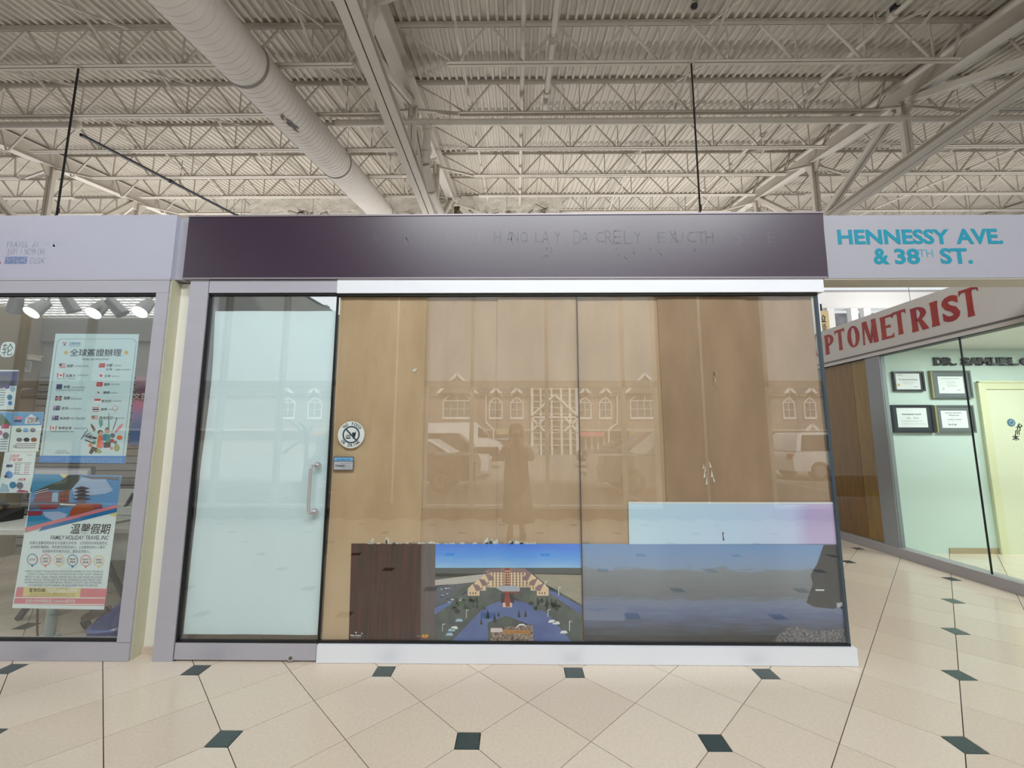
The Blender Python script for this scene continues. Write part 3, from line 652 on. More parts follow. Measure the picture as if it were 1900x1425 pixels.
def arc(cx, cy, rx, ry, a0, a1, n=16): return [(cx+rx*math.cos(math.radians(a0+(a1-a0)*i/n)), cy+ry*math.sin(math.radians(a0+(a1-a0)*i/n))) for i in range(n+1)]
STEM = lambda x0, x1: [(x0-.03, 0), (x1+.03, 0), (x1, .2), (x1, .8), (x1+.03, 1), (x0-.03, 1), (x0, .8), (x0, .2)]
def ringseg(o, i): return [[o[k], o[k+1], i[k+1], i[k]] for k in range(len(o)-1)]
BOWL = ringseg(arc(.34, .71, .62, .29, 90, -90), arc(.34, .71, .28, .21, 90, -90))
CAPS = {'I': [[(-.0, 0), (1, 0), (.92, .2), (.92, .8), (1, 1), (0, 1), (.08, .8), (.08, .2)]],
        'T': [STEM(.36, .66), [(0, 1), (1, 1), (1, .80), (.9, .9), (.1, .9), (0, .80)]],
        'E': [STEM(.06, .42), [(.3, 1), (.98, 1), (1, .82), (.9, .91), (.3, .91)], [(.3, .56), (.8, .58), (.82, .44), (.8, .46), (.3, .48)], [(.3, 0), (1, 0), (1, .19), (.88, .09), (.3, .09)]],
        'P': [STEM(.05, .40)]+BOWL, 'R': [STEM(.04, .38)]+BOWL+[[(.42, .46), (.66, .46), (1.04, 0), (.66, 0)]],
        'O': ringseg(arc(.5, .5, .5, .52, 0, 360, 28), arc(.5, .5, .20, .44, 0, 360, 28)),
        'M': [[(.0, 0), (.10, 0), (.16, 1), (.04, 1)], [(.05, 1), (.34, 1), (.60, .02), (.46, .02)], [(.46, .02), (.60, .02), (.84, 1), (.74, 1)], [(.68, 1), (.96, 1), (1.02, 0), (.72, 0)]]}
for ch, x0, x1, yt, yb in (('O', 1508, 1526, 620, 661), ('P', 1530.5, 1548, 620, 657), ('T', 1550, 1568, 611, 650), ('O', 1572.5, 1595, 605, 644), ('M', 1600, 1628, 594, 638), ('E', 1633.5, 1657.5, 585.5, 629), ('T', 1657, 1682.5, 576, 621), ('R', 1690, 1721, 568.5, 614), ('I', 1727, 1742, 559, 606), ('S', 1748, 1781, 548, 597), ('T', 1781, 1818, 534, 588)):
    a = orect(x0, x1, yt, yb)
    if ch == 'S': put_text(b, 'S', fx, *a, .035, .005)
    else:
        for q_, pl in enumerate(CAPS[ch]): b.prism([fx(a[0]+(a[1]-a[0])*u, a[2]+(a[3]-a[2])*v, 0) for u, v in pl], (-.004-.0006*(q_ % 4), 0, 0))
b.build('lettering', RED, fs)
# glazing of that shop
w3 = struct('window_3')
MB().box(XO, XO+.012, 3.3, 4.508, .115, 2.59).build('pane', GLASSG, w3); MB().box(XO, XO+.012, 4.516, 5.52, .115, 2.59).build('pane', GLASSG, w3)
MB().box(XO-.002, XO+.014, 4.508, 4.516, .115, 2.59).build('glass_joint', BLACKG, w3)
ya, yb = onX(1667, 1012, XO).y, onX(1641, 1004, XO).y
MB().box(XO-.01, XO+.06, 5.52, 5.745, .115, 2.59).build('stile', mat('cool_grey_stile', (142, 146, 150), .5), w3)
WOOD = mat('brown_wood_panel', (172, 108, 34), .5, var=.22, scale=6, stretch=(4, 4, .5)); WOOD2 = mat('lighter_wood_panel', (190, 132, 60), .5, var=.2, scale=6, stretch=(4, 4, .5))
yj = onX(1609, 900, XO+.03).y
MB().box(XO+.03, XO+.06, 5.745, 6.03, .115, 2.59).build('wood_panel', WOOD2, w3); MB().box(XO+.03, XO+.06, 6.038, 6.9, .115, 2.59).build('wood_panel', WOOD, w3); MB().box(XO+.03, XO+.06, 6.908, 9.2, .115, 2.59).build('wood_panel', WOOD, w3)
MB().box(XO, XO+.012, 5.745, 9.2, .115, 2.59).build('pane', GLASSG, w3)
# inside: mint wall with framed certificates and a door
YI = 5.72
MINT = mat('mint_wall_paint', (206, 223, 216), .6, var=.03, scale=2)
wi = MB().box(XO+.06, 9.5, YI, YI+.12, 0, 2.9).build('wall_mint', MINT, kind='structure')
wi.name = 'wall_shop_mint'
tag(MB().box(9.5, 9.6, 3.2, YI, 0, 2.9).build('wall_shop_side', MINT), kind='structure')
tag(MB().box(XO+.14, 9.5, 3.2, YI, 2.72, 2.8).build('ceiling_eye_care_shop', WHITE), kind='structure')
tb = struct('baseboard_mint'); MB().box(onY(1758, 1000, YI).x, 9.4, YI-.012, YI, 0, .07).build('board', mat('tan_baseboard', (176, 158, 128), .5), tb)
YF = YI-.012
def cert(label, outer, inner, fc, mc, lines, seal=None, side=None):
    x0, x1, z0, z1 = prect(*outer, YF); o = thing('framed_certificate', label, 'certificate', ((x0+x1)/2, YF, (z0+z1)/2), 'certificates on the mint wall')
    a0, a1, c0, c1 = prect(*inner, YF-.02)
    b = MB(); w = .022
    for q in ((x0, x1, z1-w, z1), (x0, x1, z0, z0+w), (x0, x0+w, z0+w, z1-w), (x1-w, x1, z0+w, z1-w)): b.box(q[0], q[1], YF-.03, YF+.01, q[2], q[3])
    b.build('frame', fc, o); MB().box(x0+w, x1-w, YF-.018, YF, z0+w, z1-w).build('mat_board', mc, o)
    MB().box(a0, a1, YF-.0205, YF-.018, c0, c1).build('sheet', mat('certificate_paper', (232, 234, 236), .6), o)
    if side: MB().box(x0-.02, x0, YF-.03, YF+.01, z0, z1).build('frame_side', mat('olive_gold_frame', (150, 146, 96), .45), o)
    tx = MB(); fr = flat_y(YF-.021); W, Hh = a1-a0, c1-c0
    for body, u0, u1, v0, v1, bo in lines: put_text(tx, body, fr, a0+W*u0, a0+W*u1, c0+Hh*v0, c0+Hh*v1, bo)
    tx.build('lettering', mat('certificate_ink', (52, 56, 72), .6), o)
    if seal: MB().cyl((a0+W*seal[0], YF-.0215, c0+Hh*seal[1]), (a0+W*seal[0], YF-.0205, c0+Hh*seal[1]), .018, 18).build('seal', mat(seal[2], seal[3], .5), o)
BF = mat('black_picture_frame', (24, 30, 36), .35); GF = mat('grey_mat_board', (104, 112, 112), .6); BM = mat('black_mat_board', (34, 42, 50), .5)
cert('small black framed certificate with gold seal, top left of the four', (1658, 689.5, 1710, 726), (1664, 693, 1705, 722.5), BF, BM, [('Optometry', .1, .3, .86, .94, 0), ('The Optometrical Society', .12, .9, .55, .66, .02), ('is hereby certified as a member', .25, .75, .42, .48, -.01), ('and licensed to practise', .3, .7, .33, .38, -.01), ('Registrar', .72, .9, .12, .2, 0)], (.1, .28, 'gold_seal', (206, 176, 60)))
cert('grey matted certificate in gold frame below the wall name, upper right', (1731, 688, 1796, 739), (1743, 698.5, 1786, 730), mat('grey_frame', (92, 98, 98), .4), GF, [('Royal Optometrical Institute', .14, .85, .84, .9, 0), ('awards to the member', .34, .68, .64, .7, -.01), ('the degree of', .32, .7, .52, .57, -.01), ('Doctor of Optometry', .34, .7, .4, .46, 0), ('Signed', .72, .86, .16, .24, 0)], (.18, .27, 'pale_seal', (206, 208, 206)), True)
cert('larger black framed certificate with script, lower left of the four', (1657.5, 751.5, 1726, 803), (1667, 757, 1718, 793), BF, BM, [('Optometrical Council', .16, .8, .62, .72, .03), ('Certificate', .3, .44, .44, .54, -.01), ('Merit', .55, .72, .44, .54, -.01), ('has satisfied the examiners and is', .12, .85, .3, .35, -.01), ('entitled to practise', .12, .9, .16, .21, -.01)])
cert('grey matted diploma in gold frame, lower right of the four', (1739, 752, 1801.5, 803), (1749, 762, 1793, 794), mat('grey_frame', (92, 98, 98), .4), GF, [('American Optometric', .16, .8, .82, .91, .02), ('Diploma', .3, .7, .68, .77, .02), ('hereby certifies that', .38, .62, .58, .62, -.01), ('the bearer is admitted', .24, .76, .46, .53, .01), ('with all rights and honours', .24, .76, .36, .4, -.01), ('Seal & Sign', .24, .56, .12, .26, .01)], None, True)
# wall name in slab capitals
nm = thing('wall_name_letters', 'black slab capitals spelling a doctor name on mint wall', 'lettering', (5.9, YF, 2.55)); BK = mat('black_letter', (16, 16, 18), .4)
fr = flat_y(YF)
for ch, x0, x1, sf in (('D', 1733, 1749.5, 'l'), ('R', 1750.5, 1767, 'lf'), ('.', 1769.5, 1774, ''), ('S', 1783, 1797, ''), ('A', 1796.5, 1814.5, 'ff'), ('M', 1813.5, 1836.5, 'mm'), ('U', 1836, 1852.5, 'tt'), ('E', 1853, 1870, 'l'), ('L', 1870, 1887, 'l'), ('C', 1892.5, 1911, '')):
    yt, ybm = (663.5, 678) if ch != '.' else (674.3, 678); a = prect(x0, yt, x1, ybm, YF); b = MB(); put_text(b, ch, fr, *a, .045, .015)
    w, q = a[1]-a[0], .012
    sp = []
    if 'l' in sf: sp += [(a[0]-.012, a[0]+w*.4, a[2]), (a[0]-.012, a[0]+w*.4, a[3]-q)]
    if sf in ('lf',): sp += [(a[1]-w*.35, a[1]+.008, a[2])]
    if sf in ('ff', 'mm'): sp += [(a[0]-.01, a[0]+w*.32, a[2]), (a[1]-w*.32, a[1]+.01, a[2])]
    if sf in ('tt', 'mm'): sp += [(a[0]-.01, a[0]+w*.38, a[3]-q), (a[1]-w*.38, a[1]+.01, a[3]-q)]
    for u0, u1, v in sp: b.box(u0, u1, YF-.015, YF, v, v+q)
    b.build('letter', BK, nm)
# inner door with a painted emblem
d2 = struct('door_2'); DM = mat('pale_yellow_green_door', (226, 228, 200), .5, var=.03, scale=2)
x0 = onY(1810, 709, YF).x; x1 = x0+1.05; zt = onY(1830, 709, YF).z
MB().box(x0+.1, x1-.1, YF-.012, YI, .0, zt-.1).build('leaf', DM, d2)
b = MB(); b.box(x0, x0+.1, YF-.03, YI, 0, zt-.1); b.box(x1-.1, x1, YF-.03, YI, 0, zt-.1); b.box(x0, x1, YF-.03, YI, zt-.1, zt); b.build('casing', mat('cream_casing', (222, 222, 184), .5), d2)
b = MB(); b.box(x0-.012, x0+.012, YF-.04, YF-.02, 0, zt); b.box(x0-.012, x1, YF-.04, YF-.02, zt-.012, zt+.012); b.build('casing_bead', mat('cream_casing', (222, 222, 184), .5), d2)
# the emblem and the brushed characters on the door
p = onY(1876, 784, YF-.014); em = thing('round_emblem', 'round blue medallion stuck on the pale inner door', 'emblem', (p.x, p.y-.01, p.z)); BLU = mat('steel_blue_print', (72, 110, 140), .5)
MB().cyl((p.x, YF-.02, p.z), (p.x, YF-.013, p.z), .05, 24).build('disc', BLU, em); MB().cyl((p.x, YF-.0215, p.z), (p.x, YF-.02, p.z), .034, 24).build('rim_print', mat('pale_blue_print', (150, 180, 196), .5), em)
MB().cyl((p.x, YF-.023, p.z), (p.x, YF-.0215, p.z), .022, 24).build('centre', BLU, em)
b = MB()
for ch, px, py, sz in (('木', 1886, 812, 7), ('川', 1888, 803, 5), ('刀', 1890, 796, 5), ('心', 1893, 789, 5)): a = prect(px-sz, py-sz*.8, px+sz*.6, py+sz*.8, YF-.013); put_text(b, ch, flat_y(YF-.0135), *a, .04, .001)
tag(b.build('brushed_characters', BK), 'black brushed characters on the inner door under the emblem', 'lettering')

# ================================================================== far gallery seen down the corridor
YG_ = 16.2
ga = struct('wall_gallery'); WG_ = mat('bright_white_gallery_paint', (246, 246, 246), .5)
z0, z1 = onY(1580, 571, YG_).z, onY(1580, 540, YG_).z
MB().box(6.5, 26, YG_, YG_+.4, z0, z1).build('white_band', WG_, ga); MB().box(6.5, 26, YG_-.06, YG_, z1-.06, z1+.02).build('band_edge', mat('grey_band_edge', (180, 180, 182), .5), ga)
MB().box(6.5, 26, YG_+.2, YG_+.4, 0, onY(1600, 640, YG_).z).build('lower_wall', WG_, ga)
for px in (1543, 1587, 1611, 1664): x = onY(px, 600, YG_).x; MB().box(x-.14, x+.14, YG_-.02, YG_+.2, 2, z0).build('mullion', WG_, ga)
MB().box(6.5, 26, YG_+.12, YG_+.14, 2, z0).build('pane', PANE, ga); MB().box(6.5, 26, YG_+2.4, YG_+2.5, 2, z0+.5).build('dim_inner_wall', mat('dim_grey_blue_wall', (110, 112, 124), .7, var=.4, scale=1.2, rgb2=(190, 190, 194)), ga)
x0, x1, a, c = prect(1517, 577, 1536, 640, YG_-.1); nb = thing('vertical_banner', 'tan vertical banner with two black characters, far down the corridor', 'banner', ((x0+x1)/2, YG_-.1, a)); MB().box(x0, x1, YG_-.12, YG_-.08, a, c).build('cloth', mat('tan_banner', (206, 186, 140), .6), nb)
b = MB(); put_text(b, '拉', flat_y(YG_-.122), *prect(1518.5, 584, 1532, 598.5, YG_-.12), .03); put_text(b, '麵', flat_y(YG_-.122), *prect(1520, 600, 1533, 613.5, YG_-.12), .0); b.build('lettering', INK, nb); MB().box((x0+x1)/2-.03, (x0+x1)/2+.03, YG_-.12, YG_, c, z0+.12).build('hanger', DARK, nb)
x0 = onY(1512, 560, YG_-.5).x
tag(MB().box(x0-.12, x0+.1, YG_-.6, YG_-.4, 0, z1).build('gallery_column', WG_), 'slim white column in front of the far gallery', 'column')
# ================================================================== the travel shop at left: frame, glass, inside
gx1 = onY(295, 552, Yg).x; fx1 = -2.612; LX = -6.2
w4 = struct('window_4')
MB().box(LX, fx1, Yg-.03, Yg+.06, 2.575, 2.672).build('top_rail', ALU, w4); MB().box(LX, gx1, Yg-.02, Yg+.02, 2.556, 2.575).build('top_gasket', BLACKG, w4)
MB().box(gx1, fx1, Yg-.028, Yg+.06, .12, 2.575).build('stile', ALU, w4); MB().box(LX, fx1, Yg-.03, Yg+.06, .002, .117).build('bottom_rail', ALU, w4)
MB().box(LX, gx1, Yg-.015, Yg+.02, .117, .13).build('bottom_gasket', BLACKG, w4); MB().box(LX, gx1, Yg-.005, Yg+.005, .13, 2.556).build('pane', GLASS, w4)
GW = mat('grey_shop_wall', (150, 148, 140), .7, var=.05, scale=2)
YBK = 5.5; XSIDE = onY(82, 640, YBK).x
wl = struct('wall_left'); MB().box(XSIDE-.12, XSIDE, Yg+.3, YBK, 0, 3.15).build('side_wall', mat('tan_shop_wall', (150, 132, 104), .7, var=.08, scale=1.5), wl)
MB().box(-2.67, -2.6, Yg+.2, YBK, 0, 3.15).build('partition', GW, wl)
wbk = struct('wall_shop_back'); MB().box(XSIDE-.1, -2.6, YBK, YBK+.1, 0, 3.3).build('back_wall', GW, wbk)
zs = onY(150, 690, YBK).z; SL = mat('grey_slatwall_board', (152, 150, 144), .5, var=.05, scale=2)
k = 0; z = zs
MB().box(XSIDE+.02, -2.68, YBK-.006, YBK, .1, zs).build('slat_backing', mat('dark_slat_gap', (40, 38, 36), .8), wbk)
while z > .15:
    MB().box(XSIDE+.02, -2.68, YBK-.02, YBK, z-.078, z).build('slat', SL, wbk); z -= .094
cl = struct('ceiling_shop'); gl = MB()
for q in range(30): gl.box(XSIDE+.1+q*.12, XSIDE+.106+q*.12, Yg+.13, YBK, 3.112, 3.116)
for q in range(24): y = Yg+.12+q*.1; gl.box(XSIDE, -2.67, y, y+.016, 3.1, 3.112)
gl.build('louvre_slats', mat('white_louvre', (206, 206, 204), .5), cl, kind='stuff')
MB().box(XSIDE, -2.67, Yg+.12, YBK, 3.15, 3.165).build('glow_sheet', mat('glowing_roof_sheet', (255, 255, 255), .6, emit=1.05), cl)  # glowing sheet in place of the bright white roof above the open grid
MB().box(XSIDE, -2.67, Yg+.07, Yg+.12, 2.675, 3.17).build('front_bulkhead', GW, cl)
MB().box(XSIDE, -2.67, YBK-.06, YBK, 2.78, 3.09).build('back_bulkhead', mat('darker_grey_bulkhead', (128, 126, 120), .7), cl)
# track spotlights
YT = 3.95
tr = thing('light_track', 'grey light track under the louvred shop ceiling', 'light track', (-3.9, YT, 3.05)); TG = mat('silver_grey_spot', (150, 150, 148), .4, .4)
MB().box(-5.4, -2.75, YT-.02, YT+.02, 3.05, 3.09).build('track', TG, tr)
LAMP = mat('lit_lamp_face', (255, 250, 240), .5, emit=14)
def spot(px, py, lit, lab, tilt):
    p = onY(px, py, YT-.12); o = thing('track_spotlight', lab, 'spotlight', p, 'track spotlights in the travel shop')
    d = Vector((.08*tilt, -.62, -.78)).normalized(); q = p-d*.17
    MB().cyl(q, p, .045, 20, .068).build('head', TG, o, True)
    MB().cyl(p+d*.001, p+d*.004, .062, 20).build('lamp_face', LAMP if lit else mat('unlit_lamp_face', (120, 120, 116), .3), o)
    MB().tube([q, (q.x, YT, q.z+.05), (q.x, YT, 3.05)], .011, 8).build('arm', TG, o)
    if lit:
        l = bpy.data.lights.new('spot_glow', 'SPOT'); l.energy = 9; l.spot_size = 1.3; l.color = (1, .97, .92); l.shadow_soft_size = .05
        lo = bpy.data.objects.new('spot_glow', l); COL.objects.link(lo); lo.location = Vector(p)+d*.03; lo.rotation_euler = d.to_track_quat('-Z', 'Y').to_euler()
spot(58, 580, True, 'lit track spotlight, leftmost of the three glowing lamps', -1); spot(173, 581, True, 'lit track spotlight, middle of the three glowing lamps', 0); spot(259, 579, True, 'lit track spotlight, nearest the window stile', .5)
def dim_spot(px, py, lab, dx):
    p = onY(px, py, YT-.05); o = thing('track_spotlight', lab, 'spotlight', p, 'track spotlights in the travel shop'); d = Vector((dx, .35, -.8)).normalized(); q = p-d*.17
    MB().cyl(q, p, .045, 20, .06).build('head', TG, o, True); MB().cyl(p+d*.001, p+d*.004, .055, 20).build('lamp_face', mat('unlit_lamp_face', (120, 120, 116), .3), o)
    MB().tube([q, (q.x, YT, 3.05)], .011, 8).build('arm', TG, o)
dim_spot(26, 578, 'unlit grey track spotlight turned away, left of the first glowing lamp', -.5); dim_spot(138, 578, 'unlit grey track spotlight left of the middle glowing lamp', .3); dim_spot(228, 583, 'unlit grey track spotlight left of the lamp nearest the stile', .6)

# posters stuck inside the glass
YPO = Yg+.009
class Print:                                             # flat print on a sheet: layers a fraction of a millimetre apart
    def __init__(s, o, y): s.o = o; s.y = y; s.l = {}; s.k = 0
    def _m(s, m, z):
        key = (m.name, z)
        if key not in s.l: s.l[key] = (MB(), m, z)
        return s.l[key][0]
    def rect(s, x0, y0, x1, y1, m, z=1): a = prect(x0, y0, x1, y1, s.y); yy = s.y-.0004*z; s._m(m, z).add([(a[0], yy, a[2]), (a[1], yy, a[2]), (a[1], yy, a[3]), (a[0], yy, a[3])], [(0, 1, 2, 3)])
    def poly(s, pts, m, z=1): s._m(m, z).add([onY(a, b, s.y)+Vector((0, -.0004*z, 0)) for a, b in pts], [tuple(range(len(pts)))])
    def disc(s, cx, cy, r, m, z=1, ry=None): s.poly([(cx+r*math.cos(2*math.pi*i/18), cy+(ry or r)*math.sin(2*math.pi*i/18)) for i in range(18)], m, z)
    def text(s, body, x0, y0, x1, y1, m, z=2, bold=0.0, shear=0.0): put_text(s._m(m, z), body, flat_y(s.y-.0004*z), *prect(x0, y0, x1, y1, s.y), bold, 0, shear)
    def done(s, names=None):
        for (mn, z), (mb, m, _) in s.l.items(): mb.build((names or {}).get(mn, 'print_'+mn.replace('ink_', '')), m, s.o)
def C(name, rgb): return mat('ink_'+name, rgb, .5)
navy = C('navy', (22, 26, 58)); black = C('black', (20, 20, 24)); teal = C('teal', (28, 132, 176)); gold = C('gold', (212, 178, 70)); red = C('red', (196, 36, 48)); white = C('white', (240, 240, 240)); blue = C('blue', (34, 132, 214)); pink = C('pink', (228, 134, 146)); deepblue = C('deep_blue', (30, 44, 112)); sky = C('sky_blue', (96, 170, 224)); yellow = C('pale_yellow', (232, 216, 150)); grey = C('grey', (110, 116, 128)); green = C('green', (74, 108, 62)); brick = C('brick', (150, 76, 52)); brown = C('brown', (96, 64, 44)); orange = C('orange', (226, 112, 44)); paleblue = C('pale_blue', (168, 200, 224)); skin = C('skin_tone', (226, 176, 146)); purple = C('purple', (122, 104, 178))
def sheet_poster(name, label, corners, y, m, cat='poster', group=None):
    c = [onY(a, b, y) for a, b in corners]; o = thing(name, label, cat, (c[0]+c[2])/2, group)
    MB().prism(c, (0, .0008, 0)).build('sheet', m, o); return o
P1 = sheet_poster('visa_poster', 'tall pale blue poster listing visa countries with small flags', [(103, 619), (258, 620), (232, 860), (72, 858)], YPO, mat('pale_aqua_paper', (204, 230, 236), .5))
p = Print(P1, YPO)
for a, b, c, d in ((113, 628.5, 247, 629.2),): p.rect(a, b, c, d, grey)
p.poly([(106, 634), (106.8, 634), (79, 846), (78.2, 846)], grey); p.poly([(252.6, 634), (253.4, 634), (228.5, 846), (227.7, 846)], grey); p.poly([(106, 634), (113, 628.5), (113.4, 629.3), (106.8, 634.4)], grey); p.poly([(247, 628.5), (253.4, 634), (252.7, 634.5), (246.6, 629.3)], grey)
p.poly([(115.5, 634.5), (120, 636), (125, 634.2), (121.5, 637.5), (116.5, 637)], red); p.disc(120, 640, 1.6, navy); p.poly([(116.5, 639), (117.5, 639), (117, 644), (116, 644)], paleblue); p.poly([(122.5, 639), (123.5, 639), (124, 644), (123, 644)], paleblue)
p.text('溫馨假期', 128, 635, 149.5, 640, teal); p.rect(128, 641.5, 149.5, 642.3, teal)
for cx in (122.5, 234.5): p.poly([(cx-4.6, 654.2), (cx, 649.8), (cx+4.6, 654.2), (cx, 658.8)], gold)
p.text('全球簽證辦理', 129, 647.2, 226.5, 661.2, navy, 2, .012); p.text('TRAVEL VISA APPLICATION', 152, 665, 202, 668.3, navy)
def flag(kind, x0, y0, x1, y1):
    w, h = x1-x0, y1-y0
    if kind == 'us':
        p.rect(x0, y0, x1, y1, white)
        for k in range(4): p.rect(x0, y0+h*k*2/7, x1, y0+h*(k*2+1)/7, red, 2)
        p.rect(x0, y0, x0+w*.45, y0+h*.55, navy, 3)
    elif kind == 'ca':
        p.rect(x0, y0, x1, y1, white); p.rect(x0, y0, x0+w*.24, y1, red, 2); p.rect(x1-w*.24, y0, x1, y1, red, 2); cx, cy = (x0+x1)/2, (y0+y1)/2
        p.poly([(cx, y0+h*.12), (cx+w*.08, cy-h*.12), (cx+w*.18, cy-h*.1), (cx+w*.1, cy+h*.22), (cx, y1-h*.15), (cx-w*.1, cy+h*.22), (cx-w*.18, cy-h*.1), (cx-w*.08, cy-h*.12)], red, 2)
    elif kind == 'eu': p.rect(x0, y0, x1, y1, deepblue)
    elif kind == 'uk':
        p.rect(x0, y0, x1, y1, navy); p.rect(x0, y0+h*.32, x1, y0+h*.68, white, 2); p.rect(x0+w*.38, y0, x0+w*.62, y1, white, 3); p.rect(x0, y0+h*.4, x1, y0+h*.6, red, 4); p.rect(x0+w*.43, y0, x0+w*.57, y1, red, 5)
    elif kind == 'au': p.rect(x0, y0, x1, y1, deepblue); p.rect(x0, y0, x0+w*.48, y0+h*.5, purple, 2); p.rect(x0, y0+h*.2, x0+w*.48, y0+h*.3, white, 3); p.disc(x0+w*.25, y0+h*.75, .9, white, 3); p.disc(x0+w*.75, y0+h*.4, .6, white, 3)
    elif kind == 'cn': p.rect(x0, y0, x1, y1, red); p.disc(x0+w*.2, y0+h*.28, 1.1, gold, 2)
    elif kind == 'jp': p.rect(x0, y0, x1, y1, white); p.disc((x0+x1)/2, (y0+y1)/2, h*.33, red, 2)
    elif kind == 'vn': p.rect(x0, y0, x1, y1, red); p.poly([((x0+x1)/2+1.9*math.sin(math.pi*i/5)*(1 if i % 2 == 0 else .42), (y0+y1)/2-1.9*math.cos(math.pi*i/5)*(1 if i % 2 == 0 else .42)) for i in range(10)], gold, 2)
    elif kind == 'kr': p.rect(x0, y0, x1, y1, white); p.disc((x0+x1)/2, (y0+y1)/2, h*.26, navy, 2); [p.rect(a, b, a+1.4, b+1, black, 3) for a in (x0+.3, x1-1.7) for b in (y0+.4, y1-1.4)]
    elif kind == 'sg': p.rect(x0, y0, x1, y1, white); p.rect(x0, y0, x1, (y0+y1)/2, red, 2)
    elif kind == 'th': p.rect(x0, y0, x1, y1, white); p.rect(x0, y0, x1, y0+h*.16, red, 2); p.rect(x0, y1-h*.16, x1, y1, red, 2); p.rect(x0, y0+h*.33, x1, y0+h*.67, navy, 2)
    elif kind == 'my':
        p.rect(x0, y0, x1, y1, white)
        for k in range(3): p.rect(x0, y0+h*k*2/6, x1, y0+h*(k*2+1)/6, red, 2)
        p.rect(x0, y0, x0+w*.5, y0+h*.55, navy, 3); p.disc(x0+w*.25, y0+h*.28, 1.2, gold, 4)
for kd, f, zh, zr_, en, er in (('us', (110, 674.5, 122, 682.5), '美國', (124, 676, 136, 682), '(UNITED STATES)', (138, 678, 165, 681.8)), ('ca', (105.5, 692, 120, 700), '加拿大', (121.5, 694, 141, 700), '(CANADA)', (144, 694.8, 165, 698)), ('eu', (104, 713, 116, 722), '申根', (118, 715, 130.5, 721.2), '(SCHENGEN)', (132, 717.5, 157, 721)),
        ('uk', (102, 735, 115, 743.2), '英國', (118, 736, 130, 742), '(ENGLAND)', (131.5, 738.6, 153, 742)), ('au', (98.7, 753, 112, 761.4), '澳洲', (113.5, 755, 127, 760.3), '(AUSTRALIA)', (128.5, 757, 151, 760.2)), ('au', (96, 771.3, 109.5, 779.6), '新西蘭', (111, 773.8, 129, 778.8), 'NEW ZEALAND', (130.5, 774.5, 158, 778.4)), ('ca', (92.8, 790, 105.5, 798), '東南証證', (108, 791.5, 133.5, 797.2), '(SOUTH ASIA)', (136, 793.5, 162, 797)),
        ('cn', (183, 674, 195.5, 682), '中國', (197, 675, 209, 681), '(CHINA)', (211.5, 677, 225, 680.6)), ('jp', (183, 692.5, 192, 701), '日本', (194.5, 695, 206, 700), '(JAPAN)', (207, 697, 221, 700)), ('vn', (178.7, 708.8, 191, 717), '越南', (193, 710.5, 204, 716), '(VIETNAM)', (205, 712, 222.5, 715.3)), ('kr', (178.5, 724.8, 187, 731.5), '韓國', (191.5, 726, 204, 731), '(KOREA)', (204.5, 727.6, 217.5, 731)), ('sg', (175, 740, 187, 747.5), '新加坡', (188.5, 741.6, 207.5, 746.8), '(SINGAPORE)', (209, 743, 226, 746.2)), ('th', (171.5, 755.3, 184, 763.8), '泰國', (187, 757, 199, 762), '(THAILAND)', (201, 758.5, 219, 761.8)), ('my', (169.8, 771.3, 181.5, 779.4), '馬來西亞', (184, 772.5, 210, 778.3), '(MALAYSIA)', (211, 774.6, 231, 778.2))):
    flag(kd, *f); p.text(zh, *zr_, navy, 2, .01); p.text(en, *er, navy, 2, -.01)
p.text('台灣', 196.5, 683, 208.5, 687.6, navy); p.text('(入臺証) (TAIWAN)', 212, 684.4, 242, 687.8, navy)
for a in ((105, 701.5, 139, 704, '大陸、學生、探親簽證'), (103, 722.4, 156, 725.4, '法國德國意大利西班牙瑞士荷蘭希臘'), (92.5, 799.2, 137, 802, '印度 孟加 柬埔寨 斯里蘭卡 緬甸'), (106, 834.5, 124, 837, 'scan code'), (102, 838.4, 129, 841.4, 'WeChat ID travel')): p.text(a[4], *a[:4], navy, 2, -.01)
# a drawn group of tourists and landmarks
p.poly([(168, 786), (172, 788), (178, 797), (174, 801), (170, 794)], brown); p.poly([(229, 785.5), (222, 789), (212, 802), (216, 803), (226, 793)], pink)
p.poly([(183, 775), (186, 780), (190, 778), (191, 788), (187, 794), (184, 788)], C('sea_green', (80, 160, 150))); p.poly([(201.5, 766), (202.5, 766), (203.5, 794), (200.5, 794)], C('sea_green', (80, 160, 150))); p.poly([(217, 774), (218, 775), (211, 796), (207, 803)], navy); p.disc(214, 757, 5, orange, 2, 4.5); p.disc(214, 757, 4.2, mat('pale_aqua_paper', (204, 230, 236)), 3, 3.8); p.rect(213.4, 761, 214.6, 766, brown, 2)
for k in range(4): p.poly([(160+k*4.4-8, 805+k*1.2+6), (160+k*4.4-7, 804+k*1.2+6), (168+k*3.4, 803+k*3.4), (168+k*3.4, 804.6+k*3.4)], black, 2)
p.poly([(150, 814.5), (151, 815.5), (164, 796.5), (163, 795.8)], black, 2); p.poly([(160, 808), (180, 812), (180, 814), (159.5, 810)], black, 3); p.poly([(158, 815), (176, 822), (175, 824), (157.5, 817)], black, 3)
p.disc(186, 802, 4.6, brown, 2); p.disc(187, 804, 3.2, skin, 3, 3.6); p.poly([(183, 807), (190, 808), (192, 826), (188, 832), (179, 830), (181, 816)], orange, 2); p.poly([(187, 816), (192, 818), (192, 830), (186, 832)], pink, 3)
p.disc(199, 797, 4.2, brown, 2); p.disc(199, 801, 3.4, skin, 3); p.poly([(194, 805), (204, 806), (206, 820), (196, 821)], C('sea_green', (80, 160, 150)), 2); p.poly([(191, 806), (195, 806), (197, 818), (191, 817)], blue, 3); p.poly([(192, 821), (206, 820), (205, 830), (193, 831)], navy, 2)
